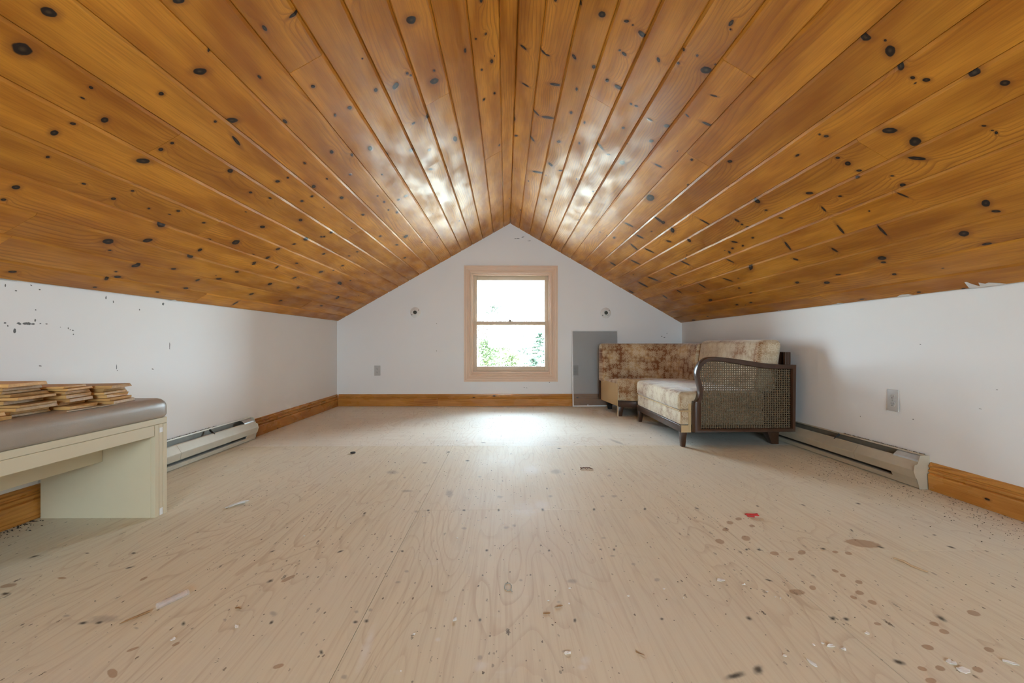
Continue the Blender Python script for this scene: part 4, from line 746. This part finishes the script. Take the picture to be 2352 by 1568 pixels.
def back_prof(ins):
    base = [(.010, .305), (.0, .335), (.004, .45), (.012, .56), (.024, .66), (.036, .695), (.058, .713), (.085, .716), (.112, .710), (.128, .69), (.134, .60), (.136, .40), (.130, .310)]
    return [(lerp(o, .07, ins), lerp(z, .50, ins*.28)) for o, z in base]
rings, arc = sweep(path, back_prof(0))
N_ = len(rings)
r0, _ = sweep(path, back_prof(.45)); r1, _ = sweep(path, back_prof(.12))
d0 = Vector((path[1][0]-path[0][0], path[1][1]-path[0][1], 0)).normalized()
allr = [[Vector(p)-d0*.012 for p in r0[0]], [Vector(p)-d0*.008 for p in r1[0]]]+rings+[[Vector(p)+Vector((0, -.004, 0)) for p in r1[-1]]]
ar = [-.05, -.02]+arc+[arc[-1]+.01]
m = MB(); m.loft(allr); o = m.build('back_cushion', DAMC, cn, smooth=True)
l = o.data.uv_layers.new(name='UVMap'); npf = len(rings[0])
for lo in o.data.loops:
    i = lo.vertex_index; c = o.data.vertices[i].co; l.data[lo.index].uv = (ar[min(i//npf, len(ar)-1)], c.z)
fr2, _ = sweep(path, [(.138, .10), (.150, .10), (.150, .66), (.138, .66)])
m = MB(); m.loft(fr2); m.build('back_panel', DW, cn)
# ---------------------------------------------------------------- litter on the floor
FL = plain('paint_flake', (.86, .86, .85), .55)
def flake(x, y, sx, sy, rz, h=.003, name='paint_flake', mat=None, label='small white flake of old paint on the plywood floor', grp='white paint flakes on the floor', cat='paint flake'):
    n = 8; rr = R.random
    pts = [(sx*(.65+.5*rr())*math.cos(a), sy*(.65+.5*rr())*math.sin(a), h*(.2+.9*rr())) for a in [2*math.pi*k/n for k in range(n)]]
    m = MB(); m.add([(0, 0, h*.6)]+pts+[(0, 0, h*.6-.0009)]+[(a, b_, max(.0001, c-.0009)) for a, b_, c in pts],
        [(0, 1+k, 1+(k+1) % n) for k in range(n)]+[(n+1, n+2+(k+1) % n, n+2+k) for k in range(n)]+[(1+k, n+2+k, n+2+(k+1) % n, 1+(k+1) % n) for k in range(n)])
    o = m.build(name, mat or FL); o.location = (x, y, .0002); o.rotation_euler.z = rz
    return tag(o, label, cat, grp)
G = 'white paint flakes on the floor'
for x, y, sx, sy, rz, lab in [
    (.648, 1.362, .014, .011, .2, 'ragged white paint flake on the bare floor before the settee, the farthest large one'),
    (.682, 1.006, .006, .014, .3, 'tall narrow white flake standing out on the front floor, right of centre'),
    (.766, 1.062, .010, .005, .1, 'thin white flake beside a smaller round one on the front floor'),
    (.787, 1.050, .006, .006, 0, 'small round white flake beside a thin one on the front floor'),
    (.889, 1.108, .008, .006, .4, 'lone white flake among brown stains on the right of the floor'),
    (.995, 1.004, .012, .011, .6, 'upper of two big white flakes lying together at the front right'),
    (.999, .979, .014, .009, -.5, 'lower of two big white flakes lying together at the front right'),
    (1.125, 1.000, .014, .006, -.4, 'rightmost long white flake at the front edge of the floor'),
    (.703, 1.337, .007, .003, .1, 'sliver of white paint just right of the ragged flake'),
    (.142, 1.177-.13, .010, .005, .1, 'slim white flake on the bare plywood in the front centre'),
    (-.132, 1.177, .005, .010, -.3, 'white and tan flake beside a dark nail hole, front centre'),
    (-.802, 1.107, .005, .006, 0, 'white crumb in front of the dark smudge at the left'),
    (-.678, 1.156, .005, .009, .5, 'curled white flake on the left of the front floor')]:
    flake(x, y, sx, sy, rz, .004, label=lab, grp=G)
for x, y in [(.751, 1.299), (.769, 1.264), (.759, 1.272), (.637, 1.031), (.729, 1.069), (.754, 1.073), (-.226, 1.121), (-.229, .995), (-.748, 1.698)]+[(R.uniform(-.45, .0), R.uniform(1.55, 1.9)) for _ in range(6)]+[(R.uniform(.05, .5), R.uniform(1.2, 1.62)) for _ in range(6)]:
    flake(x, y, R.uniform(.002, .0045), R.uniform(.002, .004), R.uniform(0, 3), .002, label='tiny white speck of paint on the plywood floor', grp='tiny paint specks on the floor')
SPL = plain('splinter_wood', (.34, .19, .085), .7); RED = plain('red_plastic', (.55, .03, .03), .4)
flake(.142, 1.232, .012, .0025, .3, .003, 'wood_splinter', SPL, 'reddish wood splinter lying on the floor right of centre', 'wood splinters on the floor', 'splinter')
flake(.106, 1.201, .011, .0022, .0, .003, 'wood_splinter', SPL, 'dark wood splinter below the reddish one, right of centre', 'wood splinters on the floor', 'splinter')
flake(.307, 1.044, .012, .0025, -.7, .003, 'wood_splinter', SPL, 'slanting wood splinter at the front edge, right of centre', 'wood splinters on the floor', 'splinter')
flake(-.72, 1.235, .010, .003, -.2, .003, 'wood_splinter', SPL, 'short wood splinter to the right of the clear tube', 'wood splinters on the floor', 'splinter')
flake(.944, 4.801, .055, .010, .3, .006, 'wood_splinter', plain('pale_chip', (.66, .52, .36), .7), 'pale wood chip on the floor before the leaning screen', 'wood splinters on the floor', 'splinter')
m = MB()
for k in range(5):
    a = R.uniform(-.6, .5); l_ = R.uniform(.012, .028); x, y = R.uniform(-.008, .008), R.uniform(-.006, .006)
    m.tube([(x-l_*math.cos(a), y-l_*math.sin(a), .003+.002*k), (x, y, .004+.002*k), (x+l_*math.cos(a+.4), y+l_*math.sin(a+.4), .003+.002*k)], .0026, 6)
o = m.build('red_plastic_scrap', RED, smooth=True); o.location = (1.010, 1.862, 0); tag(o, 'torn red plastic scrap on the floor in front of the right heater', 'scrap')
m = MB()
for k in range(4):
    a = .75+R.uniform(-.25, .25); l_ = .020+.014*R.random(); x, y = .006*k-.01, .004*k-.006
    m.loft([[(x+s*l_*math.cos(a)+w*.006*math.sin(a), y+s*l_*math.sin(a)*1.8-w*.006*math.cos(a), .002+.002*k+.006*R.random()*(s == 0)+t_) for w, t_ in ((-1, 0), (1, .001), (1, .002), (-1, .001))] for s in (-1, 0, 1)])
o = m.build('crumpled_paper', plain('white_paper', (.88, .89, .90), .5)); o.location = (-1.183, 2.03, 0); tag(o, 'crumpled white scrap on the floor to the right of the bench', 'scrap')
TUB, t, b = new_mat('clear_plastic'); b.inputs['Base Color'].default_value = (.80, .72, .70, 1); b.inputs['Roughness'].default_value = .12; b.inputs['Alpha'].default_value = .3
a, b_ = Vector((-.936, 1.235, .0085)), Vector((-.903, 1.305, .0085))
d = (b_-a).normalized()
m = MB()
def ring(p, r): u = d.cross(Vector((0, 0, 1))); return [p+u*r*math.cos(2*math.pi*k/16)+Vector((0, 0, 1))*r*math.sin(2*math.pi*k/16) for k in range(16)]
m.loft([ring(a, .0070), ring(a, .0083), ring(b_, .0083), ring(b_, .0070), ring(a, .0070)], cap=False); tag(m.build('plastic_tube', TUB, smooth=True), 'short clear plastic tube lying on the floor at the left front', 'tube')
m = MB(); m.tube([(-.946+.010*0, 1.222, .003), (-.962, 1.200, .0022), (-.975, 1.183, .0018), (-.982, 1.170, .0015)], [.003, .0026, .0018, .0008], 6); tag(m.build('wood_splinter', SPL), 'long brown splinter in line with the clear tube', 'splinter', 'wood splinters on the floor')
m = MB(); w = [(-.045, -.02), (-.018, .008), (.0, -.018), (.022, .006), (.045, -.02), (.02, -.006), (.004, .018), (-.02, -.004), (-.04, .012)]
m.tube([(x*.8, y, .004+.003*(k % 2)) for k, (x, y) in enumerate(w)], .0022, 6); o = m.build('bent_wire', plain('rusty_wire', (.16, .075, .04), .6), smooth=True); o.location = (.457, 2.587, 0); tag(o, 'rusty bent wire on the bright floor before the settee', 'wire')
m = MB(); m.lathe([(.004, .001), (.015, .001), (.017, .005), (.015, .009), (.004, .009), (.003, .005)], (-.995, 2.975, 0), 'z', 18); m.build('t', SLOT); o = bpy.data.objects['t']; o.name = 'dark_button'; tag(o, 'dark round button on the floor left of the window light', 'button')
m = MB(); q = [(.0105*math.cos(2*math.pi*k/9+.3)*(1+.06*(k % 2)), .021*math.sin(2*math.pi*k/9+.3)) for k in range(10)]
m.tube([(x, y, .0012) for x, y in q]+[(.008, -.022, .0012), (.013, -.028, .0012)], .0009, 6); o = m.build('wire_ring', plain('grey_green_wire', (.30, .33, .28), .5), smooth=True); o.location = (.006, 1.335, 0); tag(o, 'thin grey wire ring with a tail, lying in the front centre', 'ring')
m = MB(); m.tube([(1.285, 1.49, .004), (1.298, 1.465, .004), (1.296, 1.44, .004), (1.305, 1.415, .003), (1.315, 1.40, .003)], [.003, .004, .0035, .003, .002], 6); tag(m.build('curled_shaving', plain('pale_shaving', (.58, .42, .26), .7), smooth=True), 'curled wood shaving on the floor at the right, before the trim', 'shaving')
# crumbs swept against the walls
def crumbs(name, n, fn, col, smin, smax, label, cat):
    m = MB()
    for _ in range(n):
        x, y, z = fn(); s_ = R.uniform(smin, smax); a = R.uniform(0, 6.3)
        q = [(x+s_*1.6*math.cos(a+k*2.09)*R.uniform(.6, 1.2), y+s_*math.sin(a+k*2.09)*R.uniform(.6, 1.2), z) for k in range(3)]
        m.add(q+[(x, y, z+s_*.9)], [(0, 1, 3), (1, 2, 3), (2, 0, 3), (2, 1, 0)])
    return tag(m.build(name, plain(name, col, .9), fix=False), label, cat, kind='stuff')
def right_c():
    y = R.uniform(1.3, 2.9); lim = (xr(y)-.022) if y < 2.19 else xr(y)-.09
    return (lim-abs(R.gauss(0, .16)), y, .0002)
crumbs('dirt_crumbs', 800, right_c, (.09, .055, .035), .0008, .0028, 'dark crumbs of dirt along the foot of the right wall', 'dirt')
crumbs('dirt_crumbs', 420, lambda: (XL+.02+abs(R.gauss(0, .02))*R.choice((1, 1, 3)), R.uniform(1.1, 1.86), .0002), (.03, .022, .018), .0012, .004, 'dark crumbs of dirt under the bench along the trim', 'dirt')
crumbs('dirt_crumbs', 260, lambda: (lambda y: (xr(y, .16)-R.uniform(.001, .010), y, .1655))(R.uniform(2.22, 2.75)), (.10, .065, .04), .0015, .0045, 'crumbs of dirt on top of the right heater', 'dirt')
crumbs('dirt_crumbs', 170, lambda: (XL+R.uniform(.002, .010), R.uniform(2.5, 3.05), .1655), (.05, .045, .04), .0015, .0045, 'black crumbs on top of the left heater', 'dirt')
crumbs('dirt_crumbs', 320, lambda: (R.uniform(-1.5, 1.6), R.uniform(1.1, 4.6), .0002), (.07, .05, .035), .0008, .0022, 'loose specks of dirt over the open floor', 'dirt')
# torn paper left along the eaves
PAP = plain('torn_drywall_paper', (.80, .79, .78), .7)
def eave_paper(side, parent, lst):
    for y, l_, d_ in lst:
        n = 6; m = MB(); f = []
        a = [ceil_pt(side, (1.975 if side < 0 else 1.972), y+l_*(k/n-.5), -.0012) for k in range(n+1)]
        b2 = [ceil_pt(side, (1.975 if side < 0 else 1.972)-d_*R.uniform(.25, 1)*(0.15 if k in (0, n) else 1), y+l_*(k/n-.5), -.0016) for k in range(n+1)]
        m.add(a+b2+[(p[0], p[1], p[2]+.001) for p in a+b2], [(k, k+1, n+2+k, n+1+k) for k in range(n)]+[(3*n+3+k, 3*n+4+k, 2*n+3+k, 2*n+2+k) for k in range(n)])
        m.build('torn_paper', PAP, parent)
eave_paper(1, ceiling, [(1.86, .10, .035), (1.93, .05, .05), (2.28, .10, .016), (2.75, .12, .010), (3.3, .12, .008), (4.0, .1, .006)])
eave_paper(-1, ceiling, [(2.68, .12, .014), (1.75, .14, .006)])
# ---------------------------------------------------------------- outdoors
GR = leaf_mat('dry_autumn_grass', (.46, .43, .34), (.55, .50, .42))
m = MB(); nx = 24
gv = [(-60+5*i, 6+6*j, -3.0+.5*math.sin(i*1.3+j)+.05*j) for j in range(nx) for i in range(nx+1)]
m.add(gv, [(j*(nx+1)+i, j*(nx+1)+i+1, (j+1)*(nx+1)+i+1, (j+1)*(nx+1)+i) for j in range(nx-1) for i in range(nx)])
tag(m.build('ground', GR, fix=False), kind='structure')
BARK = plain('pale_birch_bark', (.66, .63, .58), .8); BARKD = plain('grey_bark', (.22, .18, .14), .9)
LG = leaf_mat('yellow_green_leaves', (.026, .050, .004), (.047, .062, .009)); LO = leaf_mat('orange_leaves', (.046, .027, .017), (.056, .039, .029)); LP = leaf_mat('pale_leaves', (.45, .42, .36), (.55, .52, .46)); LS = leaf_mat('spruce_needles', (.006, .022, .008), (.020, .042, .020))
def tree(x, y, h, rad, mat, bark, n, ls, label, conifer=False, low=.74, grp='trees outside the window'):
    z0 = -3.05
    e = empty('tree', (x, y, z0), label, 'tree', grp)
    m = MB(); m.tube([(x, y, z0), (x+.05, y, z0+h*.4), (x-.04, y+.03, z0+h*.75), (x, y, z0+h*.98)], [h*.014, h*.011, h*.007, .008], 7)
    nb = 26 if conifer else 14
    tips = []
    for k in range(nb):
        f = low+(1-low)*(k+.5)/nb; a = k*2.4+R.random(); g = (k+.5)/nb; L_ = rad*((1-g)*1.25+.10 if conifer else math.sin(math.pi*(.15+g*.78))*R.uniform(.7, 1.1))
        b0 = Vector((x, y, z0+h*f)); tip = b0+Vector((math.cos(a)*L_, math.sin(a)*L_, (-.12 if conifer else .35)*L_)); tips.append((b0, tip))
        m.tube([b0, b0.lerp(tip, .55)+Vector((0, 0, .05*L_)), tip], [h*.004, h*.0028, .004], 5)
    m.build('trunk', bark, e)
    m = MB()
    for _ in range(n):
        b0, tip = R.choice(tips); p = b0.lerp(tip, R.uniform(.25, 1.05))
        sp = rad*(.10 if conifer else .24); p += Vector((R.gauss(0, sp), R.gauss(0, sp), R.gauss(0, sp*(.25 if conifer else .8))))
        u = Vector((R.gauss(0, 1), R.gauss(0, 1), R.gauss(0, .5))).normalized(); w = u.orthogonal().normalized(); w = (w+u.cross(w)*R.uniform(-1, 1)).normalized()
        s_ = ls*R.uniform(.6, 1.2)
        m.add([p-u*s_, p+w*s_*.55, p+u*s_, p-w*s_*.55], [(0, 1, 2, 3)])
    tag(m.build('foliage', mat, e, fix=False), kind='stuff')
tree(-.62, 15.5, 3.9, .42, LG, BARKD, 1500, .048, 'bright green bush, the leftmost of three low in the window')
tree(-.22, 17.2, 3.8, .46, LG, BARKD, 1500, .048, 'bright green bush, the middle one of three low in the window')
tree(.14, 14.4, 3.4, .42, LG, BARKD, 1300, .048, 'bright green bush, the right one of three low in the window')
tree(-1.05, 18.2, 4.7, .55, LO, BARKD, 1100, .045, 'orange-leaved sapling at the left edge of the window')
tree(-.25, 21.5, 5.0, .85, LO, BARKD, 1500, .050, 'wide orange-leaved sapling above the bright bushes')
tree(-.13, 12.4, 3.75, .28, LP, BARK, 14, .04, 'bare pale birch sapling standing before the bushes')
tree(1.40, 18.4, 4.2, .60, LS, BARKD, 1500, .055, 'green spruce at the right edge of the window', True, .70)
tree(.94, 14.9, 3.3, .50, LS, BARKD, 1200, .05, 'low green spruce beside the one at the window edge', True, .70)
tree(.66, 16.9, 4.5, .30, LS, BARKD, 420, .055, 'thin grey-green young tree, right of mid window')
tree(.55, 25, 6.2, .50, LS, BARK, 70, .05, 'nearly bare tree rising into the sky, right of mid window')
tree(-.62, 24, 5.7, .50, LS, BARKD, 260, .07, 'wispy grey-green tree top against the sky at the left', False, .90)
tree(1.36, 26, 5.1, .60, LO, BARK, 260, .06, 'washed-out sapling behind the spruces')
